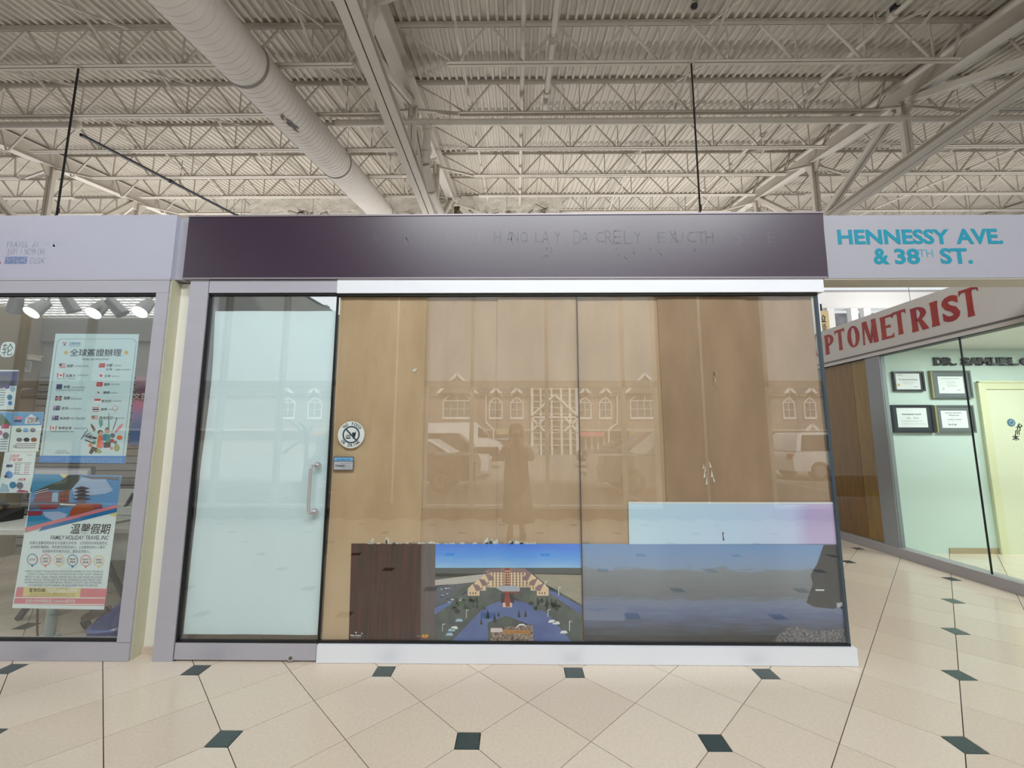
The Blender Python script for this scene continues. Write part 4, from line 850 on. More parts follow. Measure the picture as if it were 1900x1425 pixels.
p.disc(209, 808, 4.4, grey, 2); p.disc(222, 812, 5.2, orange, 2, 4.4); p.disc(208, 818, 3.6, red, 2); p.disc(214, 821, 3.5, grey, 2); p.disc(217, 831, 5.5, C('olive', (150, 170, 110)), 2, 7); p.disc(168, 826, 3.6, orange, 2); p.disc(175, 821, 3.8, C('sea_green', (80, 160, 150)), 2); p.disc(207, 832, 3, pink, 2)
p.poly([(171, 828), (182, 832), (178, 842), (176, 836), (170, 843), (165, 840)], black, 2); p.poly([(178, 834), (184, 832), (190, 838), (184, 842), (180, 838)], C('olive', (150, 170, 110)), 2)
p.poly([(73.6, 845.5), (233.6, 846), (232, 860), (72, 858)], blue); p.text('加拿大溫馨假期旅行社竭誠為您服務', 122, 850.5, 228, 853, paleblue); p.text('全球簽證專業團隊辦理 諮詢熱線', 122, 855, 226, 857.5, paleblue); p.text('www.family', 80, 850.5, 112, 853, paleblue)
p.done()
# the big poster lower down
P2 = sheet_poster('travel_agency_poster', 'large travel agency poster with diagonal pink and blue stripes, below the visa list', [(62.5, 879), (225.5, 882), (193, 1131), (23, 1128)], YPO+.002, PAPERW)
p = Print(P2, YPO+.002)
p.poly([(62.5, 879), (225.5, 882), (218.5, 937), (48, 984)], C('sea_blue', (92, 152, 206)))
p.poly([(62.5, 879), (110, 880), (122, 890), (110, 900), (88, 905), (60, 914), (56, 912)], C('bright_teal', (24, 142, 190)), 2); p.poly([(110, 880), (128, 880), (122, 890)], yellow, 3)
p.poly([(62, 913), (92, 899), (112, 893), (126, 882), (150, 881), (146, 892), (134, 906), (130, 910), (88, 909)], C('dark_hill', (52, 62, 50)), 3); p.poly([(100, 897), (112, 894), (124, 891), (124, 894), (106, 899)], green, 4)
p.poly([(134, 907), (152, 886), (166, 888), (196, 889), (210, 910), (196, 916), (160, 920), (140, 925)], C('pale_mountain', (176, 196, 226)), 3); p.poly([(150, 883), (222, 885), (220, 892), (196, 889), (170, 889)], C('slate', (96, 100, 116)), 4)
for k in range(5): p.poly([(64+k*.6, 911+k*1.6), (90, 904+k*2), (90, 905+k*2), (64+k*.6, 912+k*1.6)], white if k % 2 else black, 4)
p.poly([(78, 909), (104, 913), (102, 932), (62, 931), (66, 920)], C('dusty_rose', (150, 96, 100)), 3); p.poly([(98, 914), (108, 914), (108, 931), (96, 931)], paleblue, 4); p.poly([(110, 912), (130, 909), (128, 934), (108, 933)], brick, 4)
for k in range(3):
    for q in range(2): p.rect(113+k*5.5, 918+q*9, 115.5+k*5.5, 923+q*9, black, 5)
for k in range(4): p.poly([(138-k*1.5, 906+k*6.6), (152, 902+k*6.6), (168+k, 906+k*6.6), (162, 908+k*6.6), (142, 908+k*6.6)], C('pagoda_dark', (60, 54, 74)), 4); p.rect(144, 907+k*6.6, 160, 911.5+k*6.6, C('pagoda_wall', (128, 104, 108)), 4)
p.poly([(56, 932), (160, 932), (158, 938), (54, 946)], C('slate', (96, 100, 116)), 4); p.poly([(70, 936), (108, 936), (106, 944), (76, 946)], C('wine_red', (150, 50, 62)), 5); p.poly([(52, 948), (80, 948), (78, 956), (52, 957)], C('wine_red', (150, 50, 62)), 5); p.poly([(112, 934), (142, 936), (140, 938), (112, 937)], white, 5)
p.poly([(136, 940), (150, 934), (186, 934), (190, 941), (128, 960), (130, 950)], C('autumn_orange', (168, 84, 44)), 5); p.poly([(170, 935), (190, 936), (190, 943), (176, 944)], C('wine_red', (150, 50, 62)), 6)
p.poly([(80, 950), (110, 949), (126, 954), (120, 963), (100, 966), (84, 958)], C('pale_mountain', (176, 196, 226)), 5); p.poly([(53, 958), (80, 958), (96, 968), (49, 982)], C('bright_teal', (24, 142, 190)), 5)
p.poly([(47.5, 979), (219, 936), (218.4, 942), (46.8, 988)], pink, 7); p.poly([(80, 977), (218.4, 942), (217.5, 950), (72, 986)], C('stripe_blue', (36, 122, 184)), 8); p.poly([(202, 955), (217.6, 950), (216.4, 959)], yellow, 8)
p.poly([(46.6, 988), (72, 986), (217.5, 950), (193, 1131), (23, 1128)], PAPERW, 6)
p.text('温馨假期', 130.5, 971.5, 207, 991, black, 8, .012, .12); p.text('FAMILY HOLIDAY TRAVEL INC', 94, 993.5, 203, 1001, C('slate_ink', (50, 58, 80)), 8, .012, .15)
for r_, t_ in (((55.5, 1004.5, 200, 1010), '加拿大溫馨假期旅遊位于加拿大多伦多，公司提供全球各国签证'), ((57, 1012.3, 196, 1017.6), '全球特价機票船，特色旅行团和自由行，上迈豪華加拿大人春杰'), ((79, 1020, 168, 1025.3), '旅游服务和价格为宗旨，服务全球客人。')): p.text(t_, *r_, grey, 8)
for cx, cy, m, t1, t2 in ((61, 1038, teal, '欧洲游', None), (85.5, 1038.5, pink, '中国特价', '机票机'), (110.5, 1039, yellow, '全球各', '国签证'), (135.5, 1039.5, teal, '特色', '旅游团'), (160, 1040, pink, '自由行', '套餐'), (184.5, 1040.5, yellow, '加拿大', '签证到欧')):
    p.poly([(cx-6, cy+6), (cx+6, cy+6), (cx-.5, cy+14.5)], m, 7); p.disc(cx, cy, 10.2, m, 8, 10.8); p.disc(cx, cy, 8.7, white, 9, 9.3)
    if t2: p.text(t1, cx-6, cy-4.2, cx+6.4, cy-.6, black, 10, .01); p.text(t2, cx-5.4, cy+1, cx+5.8, cy+4.8, black, 10, .01)
    else: p.text(t1, cx-6.6, cy-2.4, cx+6.4, cy+2, grey, 10)
for k, t_ in enumerate(('FAMILY HOLIDAY TRAVEL INC IS A REGISTERED MEMBER OF TICO (TRAVEL IN', 'DUSTRY COUNCIL OF ONTARIO) WE SPECIALIZED IN AIR TICKETS, ARRANGE', 'MENTS TO USA, CHINA, CANADA, EUROPE AND ASIA AND CRUISE VACATIONS', 'FAMILY HOLIDAY SPECIALIZED IN TRAVEL EXPERIENCES, AND PRIDES ITSELF', 'ON PERSONALIZED CUSTOMER SERVICE, PRODUCT QUALITY AND AFFORDABLE', 'CUSTOMIZABLE TOUR PLANNING. WE ALSO OFFER MORE VISA SERVICES.')):
    x = 48-k*.4+(4 if k in (1,) else 0)+(6 if k == 5 else 0); p.text(t_, x, 1058.5+k*5.1, 192-k*.6-(6 if k == 5 else 0), 1062.3+k*5.1, grey, 8)
p.poly([(32.5, 1089), (200, 1092), (194.6, 1124), (26, 1121.5)], pink, 7); p.poly([(45, 1089.5), (151, 1091), (149, 1108), (43, 1106.5)], yellow, 8)
p.text('服务热线:', 55, 1091, 86.5, 1098.5, black, 9, .02); p.text('437-243-1999', 90, 1092, 145, 1099.5, white, 9, .02); p.text('地址: 3255 HWY 7 (太古广场) 一层商铺 Markham Unit 27, Ontario', 57, 1100.5, 140, 1103, brown, 9); p.text('Kennedy Road Markham Unit 7 (太古) Steeles Avenue East Unit', 54, 1104, 140, 1106.3, brown, 9)
p.rect(28.5, 1108.3, 196, 1109.4, white, 8); p.text('加拿大和中國旅遊之AAAAA旅行社', 48, 1111.3, 141.5, 1118.3, white, 9, .01); p.rect(26.5, 1120.5, 194, 1121.5, white, 8)
p.done()
# smaller sheets at the left edge
S1 = sheet_poster('cruise_flyer', 'portrait flyer with purple harbour photo, highest of the small flyers', [(-20, 686), (35, 686.5), (25.5, 760), (-30, 760)], YPO, PAPERW, 'flyer')
p = Print(S1, YPO); p.poly([(-20, 689), (34.6, 689), (31.2, 716), (-24, 716)], C('dusk_violet', (84, 86, 138)), 1); p.poly([(-10, 702), (12, 696), (31.5, 712), (31, 716), (-14, 716)], C('slate', (96, 100, 116)), 2); p.disc(13, 717, 5, purple, 3); p.disc(3, 716, 5, grey, 3); p.disc(24, 722, 5, paleblue, 3); p.disc(18, 737, 5, teal, 2); p.disc(19, 748, 4, blue, 2)
for k in range(7): p.rect(-10, 723+k*4.6, 11-k*.5, 724.4+k*4.6, grey, 2)
p.done()
S2 = sheet_poster('route_flyer', 'flyer with pink medallions at the very left edge, middle row', [(-60, 762), (23.5, 764), (14.5, 838), (-66, 838)], YPO, PAPERW, 'flyer')
p = Print(S2, YPO); p.poly([(-40, 764), (23.2, 765), (20, 790), (-40, 790)], sky, 1); p.poly([(-20, 778), (4, 768), (20, 786), (20, 790), (-20, 790)], green, 2); p.rect(2, 787, 18, 795, C('magenta', (190, 70, 120)), 3); p.disc(11, 808, 6, grey, 2); p.disc(0, 803, 5, C('magenta', (190, 70, 120)), 2)
for k in range(5): p.rect(-10, 814+k*4.6, 15-k*.6, 815.3+k*4.6, grey, 2)
p.done()
S3 = sheet_poster('tour_flyer', 'flyer with blue sky header and rows of round pictures, middle row right', [(25, 764), (81.5, 764.5), (70.5, 838), (16, 838)], YPO, PAPERW, 'flyer')
p = Print(S3, YPO); p.poly([(25, 764.5), (81, 765), (77.5, 789), (22, 790)], sky, 1); p.poly([(48, 776), (58, 768), (70, 776), (74, 786), (46, 786)], white, 2); p.text('遊船假期', 50, 774, 72, 785, navy, 3, .02); p.rect(27, 773, 42, 778, pink, 3); p.rect(26, 779, 41, 783, deepblue, 3)
for k, m in enumerate((green, sky, grey)): p.disc(35+k*13, 798, 5.5, m, 2, 4)
for k, m in enumerate((grey, navy, brick)): p.disc(36+k*13.5, 816, 5.5, m, 2, 4)
for k in range(3): p.rect(29, 823+k*3.6, 68-k, 824.3+k*3.6, grey, 2)
p.text('DL', 25, 826, 33, 831, navy, 2, .02); p.done()
S4 = sheet_poster('price_flyer', 'flyer with pink heading and price table, lowest of the small flyers', [(9, 838.5), (67, 838.5), (57, 914.5), (-4, 914.5)], YPO+.0012, PAPERW, 'flyer')
p = Print(S4, YPO+.0012); p.text('江西5晚', 18, 843, 37, 849, pink, 2, .03); p.text('超值體驗', 17, 850, 42, 856, pink, 2, .03); p.text('logo', 50, 843, 60, 845.5, grey)
for a in ((27, 858.5, 58, 859.2), (24.5, 880, 55.5, 880.7)): p.rect(*a, brown)
for r_ in range(4):
    for c_ in range(2): p.text(('第%d天' % (r_+1)) if not c_ else '$%d99' % (r_+2), 28+c_*18-r_*.7, 860.5+r_*5, 39+c_*17-r_*.7, 864+r_*5, C('magenta', (190, 70, 120)) if c_ else navy, 2)
p.rect(11.5, 862, 24, 867, deepblue, 2); p.disc(17, 881, 7, blue, 2); p.disc(11, 884, 3, brown, 3); p.text('上岸遊覽', 32, 887, 48, 892, red, 2, .02); p.disc(24, 900, 6.5, teal, 2); p.disc(37, 901, 6.5, grey, 2); p.poly([(36, 908), (52, 911), (53, 913.5), (30, 913.5)], C('magenta', (190, 70, 120)), 3); p.poly([(4, 896), (14, 900), (18, 913), (-1, 913)], paleblue, 2); p.done()
ST = thing('round_sticker', 'white rounded sticker with one dark green character on glass', 'sticker', onY(14, 648, YPO)); c = onY(14, 648.5, YPO)
MB().prism([(c.x+.054*(abs(math.cos(t))**.6)*(1 if math.cos(t) > 0 else -1), YPO, c.z+.058*(abs(math.sin(t))**.6)*(1 if math.sin(t) > 0 else -1)) for t in [2*math.pi*i/28 for i in range(28)]], (0, .0008, 0)).build('disc', PAPERW, ST)
b = MB(); put_text(b, '轮', flat_y(YPO-.0006), *prect(2.5, 637, 26.5, 660, YPO), .0); b.build('lettering', C('dark_green', (22, 70, 62)), ST)
# picture boards on the slat wall behind
YS = YBK-.05
o = thing('wall_poster', 'pink and violet scenic poster hung on the slatwall by the stile', 'poster', onY(262, 750, YS)); x0, x1, z0, z1 = prect(238, 698, 282, 826, YS)
MB().box(x0, x1, YS, YS+.02, z0, z1).build('board', ramp_mat('scenic_print', 2, [(0, (66, 120, 190)), (.3, (150, 140, 200)), (.5, (214, 120, 170)), (.62, (120, 70, 60)), (.8, (96, 60, 92)), (1, (190, 150, 170))], -.33, .33, noise=.4, nscale=9), o)
b = MB(); put_text(b, '文昆', flat_y(YS-.001), *prect(246, 729, 276, 741, YS), .0); b.build('lettering', white, o)
o = thing('wall_board', 'pale board with brush characters on the left shop wall', 'sign', onY(30, 680, YS)); x0, x1, z0, z1 = prect(-30, 671, 60, 691, YS-.1); MB().box(x0, x1, YS-.13, YS-.1, z0, z1).build('board', mat('pale_grey_board', (176, 176, 170), .6), o)
b = MB(); put_text(b, '手', flat_y(YS-.1315), *prect(12, 673, 31, 688, YS-.13), .0); put_text(b, '何', flat_y(YS-.1315), *prect(38, 671, 57, 686, YS-.13), .0); put_text(b, '众', flat_y(YS-.1315), *prect(-8, 672, 8, 684, YS-.13), .0); b.build('lettering', C('wine', (88, 40, 52)), o)
o = thing('card_holder', 'small cream card box on the back wall above the slats', 'box', onY(64, 665, YS)); x0, x1, z0, z1 = prect(53, 662, 74, 669, YS-.05); MB().box(x0, x1, YS-.12, YS-.03, z0, z1).build('body', mat('cream_card', (222, 216, 190), .6), o); MB().box(x0-.01, x1+.01, YS-.13, YS-.02, z1, z1+.012).build('lid', mat('cream_card', (222, 216, 190)), o)
# furniture
TW = mat('white_table_top', (214, 216, 208), .45); TD = mat('dark_grey_leg', (74, 74, 76), .5, .3)
o = thing('folding_table', 'white folding table with dark crossed legs behind the price flyer', 'table', (-4.4, 3.8, .73))
MB().box(-5.6, -3.62, 3.5, 4.15, .70, .735).build('table_top', TW, o)
for x in (-5.4, -3.85):
    for s in (0, 1): MB().bar((x-.25*(1-2*s), 3.6+s*.42, .01), (x+.2*(1-2*s), 3.6+s*.42, .7), .035).build('leg', TD, o)
    MB().bar((x, 3.6, .38), (x, 4.05, .38), .025).build('stretcher', TD, o)
o = thing('folding_chair', 'white folding chair behind the folding table', 'chair', (-4.75, 4.7, 0)); MB().box(-5.0, -4.4, 4.45, 4.9, .43, .46).build('seat', TW, o); MB().box(-5.0, -4.4, 4.88, 4.91, .6, .9).build('backrest', TW, o)
for x in (-4.97, -4.43): MB().bar((x, 4.4, .01), (x, 4.92, .9), .025).build('leg', TD, o); MB().bar((x, 4.9, .01), (x, 4.5, .45), .025).build('leg', TD, o)
o = thing('computer_monitor', 'white backed computer monitor on the folding table edge', 'monitor', (-4.25, 3.75, .74)); MB().box(-4.27, -3.80, 3.72, 3.75, .84, 1.2).build('panel', mat('white_monitor_shell', (214, 214, 222), .4), o); MB().box(-4.255, -3.815, 3.75, 3.754, .86, 1.185).build('screen', mat('lavender_screen', (188, 186, 214), .3), o); MB().box(-4.06, -4.0, 3.74, 3.8, .755, 1.0).build('stand', TD, o); MB().box(-4.16, -3.9, 3.68, 3.88, .736, .755).build('base', TD, o)
o = thing('telephone', 'black desk telephone on the folding table', 'telephone', (-4.75, 3.9, .74)); MB().prism([(-4.84, 3.8, .737), (-4.84, 4.0, .737), (-4.84, 4.0, .83), (-4.84, 3.8, .77)], (.2, 0, 0)).build('body', DARK, o); MB().tube([(-4.82, 3.8, .82), (-4.82, 3.86, .86), (-4.82, 3.96, .88), (-4.82, 4.0, .85)], .022, 8).build('handset', DARK, o, True)
o = thing('office_desk', 'pale grey office desk beside the window stile', 'desk', (-3.05, 4.2, .72)); DG = mat('pale_grey_desk', (176, 174, 164), .5)
MB().box(-3.58, -2.72, 3.62, 4.7, .69, .725).build('desk_top', DG, o); MB().box(-3.55, -2.75, 3.7, 3.72, .45, .69).build('modesty_panel', DG, o)
for x, y in ((-3.54, 3.68), (-2.76, 3.68), (-3.54, 4.66), (-2.76, 4.66)): MB().box(x-.025, x+.025, y-.025, y+.025, 0.001, .69).build('leg', TD, o)
o = thing('keyboard', 'white keyboard lying on the grey office desk', 'keyboard', (-3.1, 3.8, .73)); MB().box(-3.32, -2.85, 3.7, 3.86, .727, .745).build('body', TW, o)
kk = MB()
for r_ in range(5):
    for c_ in range(15): kk.box(-3.31+c_*.03, -3.285+c_*.03, 3.71+r_*.029, 3.734+r_*.029, .745, .751)
kk.build('keys', mat('grey_keys', (150, 150, 146), .5), o, kind='stuff')
o = thing('desk_speaker', 'black desk speaker behind the keyboard', 'speaker', (-3.2, 4.1, .73)); MB().prism([(-3.29, 4.02, .727), (-3.15, 4.02, .727), (-3.17, 4.04, .93), (-3.29, 4.04, .93)], (0, .14, 0)).build('body', DARK, o); MB().cyl((-3.22, 4.012, .84), (-3.22, 4.02, .84), .045, 16).build('driver', mat('speaker_cone', (60, 60, 64), .5), o)
o = thing('computer_monitor', 'thin dark edged monitor seen from behind above the big poster', 'monitor', (-3.75, 4.3, .8)); a, b_ = onY(62, 876, 4.3), onY(171, 868, 4.3)
MB().box(a.x, b_.x, 4.29, 4.32, .86, b_.z).build('panel', mat('lilac_monitor_back', (170, 168, 184), .4), o); f = MB(); f.box(a.x-.01, b_.x+.01, 4.285, 4.325, b_.z, b_.z+.014); f.box(b_.x, b_.x+.014, 4.285, 4.325, .86, b_.z); f.box(a.x-.014, a.x, 4.285, 4.325, .86, b_.z); f.build('bezel', DARK, o); MB().box((a.x+b_.x)/2-.03, (a.x+b_.x)/2+.03, 4.32, 4.36, .75, 1.0).build('stand', DARK, o); MB().box((a.x+b_.x)/2-.12, (a.x+b_.x)/2+.12, 4.24, 4.44, .736, .75).build('base', DARK, o)
o = thing('side_table', 'low grey cabinet under the slatwall carrying the dark edged monitor', 'cabinet', (-3.9, 4.4, .4)); MB().box(-4.3, -3.62, 4.22, 4.7, .002, .7).build('body', DG, o); MB().box(-4.32, -3.60, 4.2, 4.72, .7, .735).build('top', TW, o); MB().box(-4.28, -3.64, 4.205, 4.22, .1, .66).build('door', mat('darker_grey_door', (140, 138, 130), .5), o)
o = thing('poster_stand', 'white tubular stand under the big travel poster', 'stand', (onZ(94, 1185, 0.03).x, 3.3, 0)); x = onY(94, 1160, 3.3).x
MB().cyl((x, 3.3, .02), (x, 3.3, .9), .032, 18).build('pole', mat('white_tube', (206, 222, 222), .35), o, True); MB().cyl((x, 3.3, .001), (x, 3.3, .02), .06, 24).build('foot', mat('white_tube', (206, 222, 222)), o)
x2 = onY(64, 1140, 3.34).x
tag(MB().tube([(x2-.02, 3.36, .5), (x2, 3.36, .3), (x2+.02, 3.34, .18), (x2+.06, 3.32, .05), (x2+.08, 3.31, .01), (x2+.09, 3.22, .008)], .006, 6).build('power_cord', DARK), 'thin dark cord trailing down beside the white stand', 'cord')
# blue plastic appliance
BP = mat('glossy_blue_plastic', (48, 66, 136), .2); q = onY(210, 1150, 3.3); o = thing('blue_appliance', 'glossy blue plastic upright cleaner standing behind the window stile', 'appliance', (q.x, 3.3, 0))
def ell(cx, cy, z, rx, ry, n=18): return [(cx+rx*math.cos(2*math.pi*i/n), cy+ry*math.sin(2*math.pi*i/n), z) for i in range(n)]
X = q.x
MB().loft([ell(X, 3.32, .012, .15, .15), ell(X, 3.32, .08, .15, .15), ell(X+.01, 3.32, .15, .12, .12), ell(X+.04, 3.33, .2, .075, .08), ell(X+.065, 3.34, .26, .045, .05), ell(X+.085, 3.35, .4, .034, .04), ell(X+.11, 3.37, .6, .032, .036), ell(X+.15, 3.4, .86, .03, .034)]).build('body', BP, o, True)
MB().loft([ell(X, 3.32, .09, .153, .153), ell(X, 3.32, .1, .156, .156), ell(X, 3.32, .11, .15, .15)]).build('trim_ring', mat('pale_blue_plastic', (96, 116, 176), .2), o, True)
MB().box(X+.04, X+.1, 3.29, 3.31, .3, .36).build('clip', DARK, o)
MB().tube([(X+.15, 3.4, .86), (X+.17, 3.42, .98), (X+.13, 3.36, 1.04)], .016, 8).build('handle', BP, o, True)
o = thing('chair_sled', 'brown wooden rocker foot beside the blue cleaner', 'foot rest', (X-.25, 3.45, 0)); MB().tube([(X-.34, 3.42, .09), (X-.28, 3.43, .12), (X-.18, 3.45, .15), (X-.17, 3.46, .155)], .03, 8).build('runner', mat('brown_wood', (98, 82, 66), .5), o, True); MB().tube([(X-.34, 3.42, .08), (X-.3, 3.42, .03), (X-.2, 3.43, .03), (X-.18, 3.44, .03)], .026, 8).build('foot', DARK, o, True)
# ------------------------------------------------------------------ window stickers
def round_sticker():
    c = onY(651.5, 806.5, Yg-.007); y = Yg-.0068; R = .0955
    o = thing('no_food_sticker', 'round white no food or drink sticker on the window', 'sticker', (c.x, y, c.z))
    MB().cyl((c.x, y, c.z), (c.x, y+.0008, c.z), R, 48).build('disc', mat('pale_sticker', (214, 222, 220), .5), o); MB().loft([[(c.x+R*k*math.cos(2*math.pi*i/48), y+e, c.z+R*k*math.sin(2*math.pi*i/48)) for i in range(48)] for k, e in ((1.03, .0003), (1.03, .0001), (.985, -.0001), (.985, .0003))], False).build('rim', mat('sticker_rim', (190, 184, 160), .5), o)
    SI = mat('sticker_slate_ink', (44, 58, 70), .5); b = MB(); r0, r1 = R*.545, R*.655; yy = y-.0004
    def P(r, t): return (c.x+r*math.cos(t), yy, c.z+r*math.sin(t))
    for i in range(48): a, e = 2*math.pi*i/48, 2*math.pi*(i+1)/48; b.add([P(r0, a), P(r1, a), P(r1, e), P(r0, e)], [(0, 1, 2, 3)])
    b.build('prohibition_ring', SI, o)
    b = MB(); d = Vector((.70, 0, -.71)); n = Vector((.71, 0, .70))*(R*.055); a, e = Vector(c)-d*R*.6, Vector(c)+d*R*.6
    for v in (a, e): v.y = yy-.0006
    b.add([a+n, e+n, e-n, a-n], [(0, 1, 2, 3)]); b.build('slash', SI, o)
    b = MB(); bk = mat('sticker_black', (24, 28, 38), .5)
    def q(pts): b.add([(c.x+u*R, yy-.0002, c.z+v*R) for u, v in pts], [tuple(range(len(pts)))])
    q([(.06, .16), (.38, .16), (.27, -.3), (.14, -.3)]); q([(.27, .16), (.31, .16), (.40, .3), (.37, .31)]); q([(-.40, -.06), (-.34, -.01), (-.06, -.01), (-.03, -.06)]); q([(-.42, -.12), (-.02, -.12), (-.02, -.17), (-.42, -.17)]); q([(-.42, -.22), (-.02, -.22), (-.06, -.31), (-.36, -.31)]); b.build('food_symbols', bk, o)
    b = MB()
    for word, arc, top in (('NO FOOD', (132, 38), True), ('OR DRINK', (218, 318), False)):
        for i, ch in enumerate(word):
            if ch == ' ': continue
            t = math.radians(arc[0]+(arc[1]-arc[0])*(i/(len(word)-1))); v, f, xa, xb, ya, yb = glyphs(ch, .03); s = R*.225; rb = R*.715 if top else R*.905
            rot = t-math.pi/2 if top else t+math.pi/2; bx, bz = c.x+rb*math.cos(t), c.z+rb*math.sin(t); ca, sa = math.cos(rot), math.sin(rot); sc = s/.74; wd = (xb-xa)*sc*.85
            b.add([(bx+((x-xa)*sc*.85-wd/2)*ca-(z*sc)*sa, yy, bz+((x-xa)*sc*.85-wd/2)*sa+(z*sc)*ca) for x, z in v], f)
    b.build('lettering', bk, o)
round_sticker()
x0, x1, z0, z1 = prect(618, 847.5, 656.5, 872.5, Yg-.007); y = Yg-.0068; o = thing('installer_label', 'small silver and blue installer label under the round sticker', 'sticker', ((x0+x1)/2, y, z0))
MB().box(x0, x1, y, y+.0007, z0, z1).build('border', mat('dark_maroon_border', (74, 62, 74), .5), o); w, hh = x1-x0, z1-z0
MB().box(x0+w*.03, x1-w*.03, y-.0004, y, z0+hh*.05, z0+hh*.64).build('silver_field', mat('silver_label', (186, 192, 198), .4, .2), o); MB().box(x0+w*.03, x1-w*.03, y-.0004, y, z0+hh*.69, z1-hh*.05).build('blue_field', mat('light_blue_label', (112, 172, 214), .4), o)
b = MB(); fr = flat_y(y-.0008); put_text(b, 'TONNIO', fr, x0+w*.09, x0+w*.6, z0+hh*.24, z0+hh*.4, .035); put_text(b, 'GLASS LTD', fr, x0+w*.62, x0+w*.84, z0+hh*.27, z0+hh*.36, -.01); put_text(b, 'SALES & SERVICES', fr, x0+w*.36, x0+w*.92, z0+hh*.46, z0+hh*.53, -.01); put_text(b, '(905) 695-1997', fr, x0+w*.4, x0+w*.92, z0+hh*.12, z0+hh*.19, 0); b.build('lettering', INK, o)
b = MB(); put_text(b, 'Custom Mirror & Glass', fr, x0+w*.15, x0+w*.84, z0+hh*.74, z0+hh*.87, .01, 0, .3); b.build('script_lettering', C('script_blue', (20, 90, 150)), o)
tag(MB().cyl((onY(613, 914, Yg).x, Yg-.008, onY(613, 914, Yg).z), (onY(613, 914, Yg).x, Yg-.0065, onY(613, 914, Yg).z), .006, 10).build('brass_stud', mat('brass', (190, 150, 70), .3, .9)), 'tiny brass stud on the window by the door edge', 'stud')

# ------------------------------------------------------------------ posters along the bottom of the big window
YL = Yg+.0082
PO = thing('casino_poster', 'wide poster with dark wood panel and aerial view of a hotel', 'poster', onY(865, 1100, YL))
C4 = [onY(652, 1008.5, YL), onY(1078.5, 1009, YL), onY(1080, 1191, YL), onY(647, 1190, YL)]
MB().prism(C4, (0, .0006, 0)).build('sheet', mat('poster_backing', (60, 66, 80), .4), PO)
p = Print(PO, YL)
p.poly([(652, 1008.5), (807, 1008.8), (805, 1190.5), (647, 1190)], mat('maroon_wood_print', (86, 28, 32), .35, var=.5, scale=9, stretch=(7, 1, .25), rgb2=(26, 16, 20), spec=.2))
WD = mat('greyed_wood_print', (104, 90, 92), .35, var=.25, scale=9, stretch=(7, 1, .25)); p.poly([(782, 1008.8), (808, 1008.8), (806, 1190.5), (780, 1190.4)], WD, 2)
zc = PO.location.z
def Zp(py): return onY(900, py, YL).z-zc
p.poly([(808, 1008.8), (1078.5, 1009), (1078.8, 1056), (807.6, 1055)], ramp_mat('sky_print', 2, [(0, (158, 212, 255)), (.5, (76, 166, 255)), (1, (52, 134, 250))], Zp(1055), Zp(1009), .35, .5, 3, (1, 1, 6)))
p.poly([(807.6, 1053.5), (1078.8, 1053.5), (1079, 1070), (807.4, 1070)], C('far_treeline', (72, 84, 86)), 2)
p.poly([(807.4, 1064), (1079, 1064), (1080, 1191), (806, 1191)], mat('land_print', (86, 102, 98), .4, var=.35, scale=12, rgb2=(60, 74, 78)), 2)
FLD = mat('field_print', (176, 166, 148), .4, var=.12, scale=8, stretch=(1, 1, 5)); p.poly([(990, 1065), (1079, 1067), (1079.6, 1122), (1010, 1082)], FLD, 3); p.poly([(807.4, 1076), (870, 1068), (908, 1064), (920, 1066), (880, 1080), (807, 1088)], C('pale_roofs', (206, 196, 192)), 3)
LOT = mat('parking_print', (92, 100, 118), .4, var=.3, scale=60); p.poly([(807, 1086), (872, 1082), (850, 1096), (838, 1112), (806.4, 1124)], LOT, 3)
ROAD = mat('road_print', (92, 122, 186), .4, var=.2, scale=5, rgb2=(72, 96, 168)); p.poly([(935, 1112), (955, 1114), (985, 1120), (1018, 1140), (1060, 1190), (985, 1190), (985, 1160), (940, 1142), (905, 1155), (905, 1190), (838, 1190), (878, 1148), (900, 1126)], ROAD, 4); p.poly([(806.5, 1128), (842, 1112), (836, 1122), (806, 1140)], ROAD, 4); p.poly([(1006, 1086), (1079.4, 1126), (1079.6, 1140), (1012, 1096)], ROAD, 4)
TAN = C('hotel_tan', (214, 180, 156)); ROOF = C('hotel_roof', (146, 118, 124)); LTAN = C('hotel_pale', (232, 206, 170)); WIN_ = C('hotel_window', (66, 58, 70)); RB = C('hotel_red', (150, 72, 66))
p.poly([(904, 1060), (908, 1055), (938, 1054.5), (942, 1052.5), (946, 1054.5), (974, 1055), (984, 1063), (985, 1090), (903, 1090)], TAN, 5); p.poly([(897, 1061), (908, 1055), (938, 1055), (938, 1062), (908, 1064)], ROOF, 6); p.poly([(948, 1055), (974, 1055), (986, 1064), (978, 1066), (948, 1062)], ROOF, 6)
for k in range(11): p.rect(910+k*6.2, 1062, 913.4+k*6.2, 1089, LTAN, 7)
for k in range(11):
    for q in range(5): p.rect(913.8+k*6.2, 1064.5+q*5, 915.6+k*6.2, 1067+q*5, WIN_, 8)
p.poly([(936, 1055), (942, 1053), (947, 1055), (947, 1086), (936, 1086)], RB, 8)
for k in range(3):
    for q in range(6): p.rect(937+k*3.4, 1058+q*4.6, 939+k*3.4, 1061+q*4.6, LTAN, 9)
for side in (1, -1):
    for k in range(3):
        cx = 942-side*(40+k*11.5)+(2 if side < 0 else 0); cy = 1070+k*9.5; 
        p.poly([(cx-11, cy+3), (cx-2*side, cy-6), (cx+11, cy+2), (cx+11, cy+16), (cx-11, cy+16)], LTAN, 8+k); p.poly([(cx-2*side, cy-6), (cx+9*side, cy-4), (cx+15*side, cy+5), (cx+5*side, cy+8)], ROOF, 9+k)
        for q in range(3): p.rect(cx-7+q*5, cy+9, cx-5.4+q*5, cy+13.5, WIN_, 9+k)
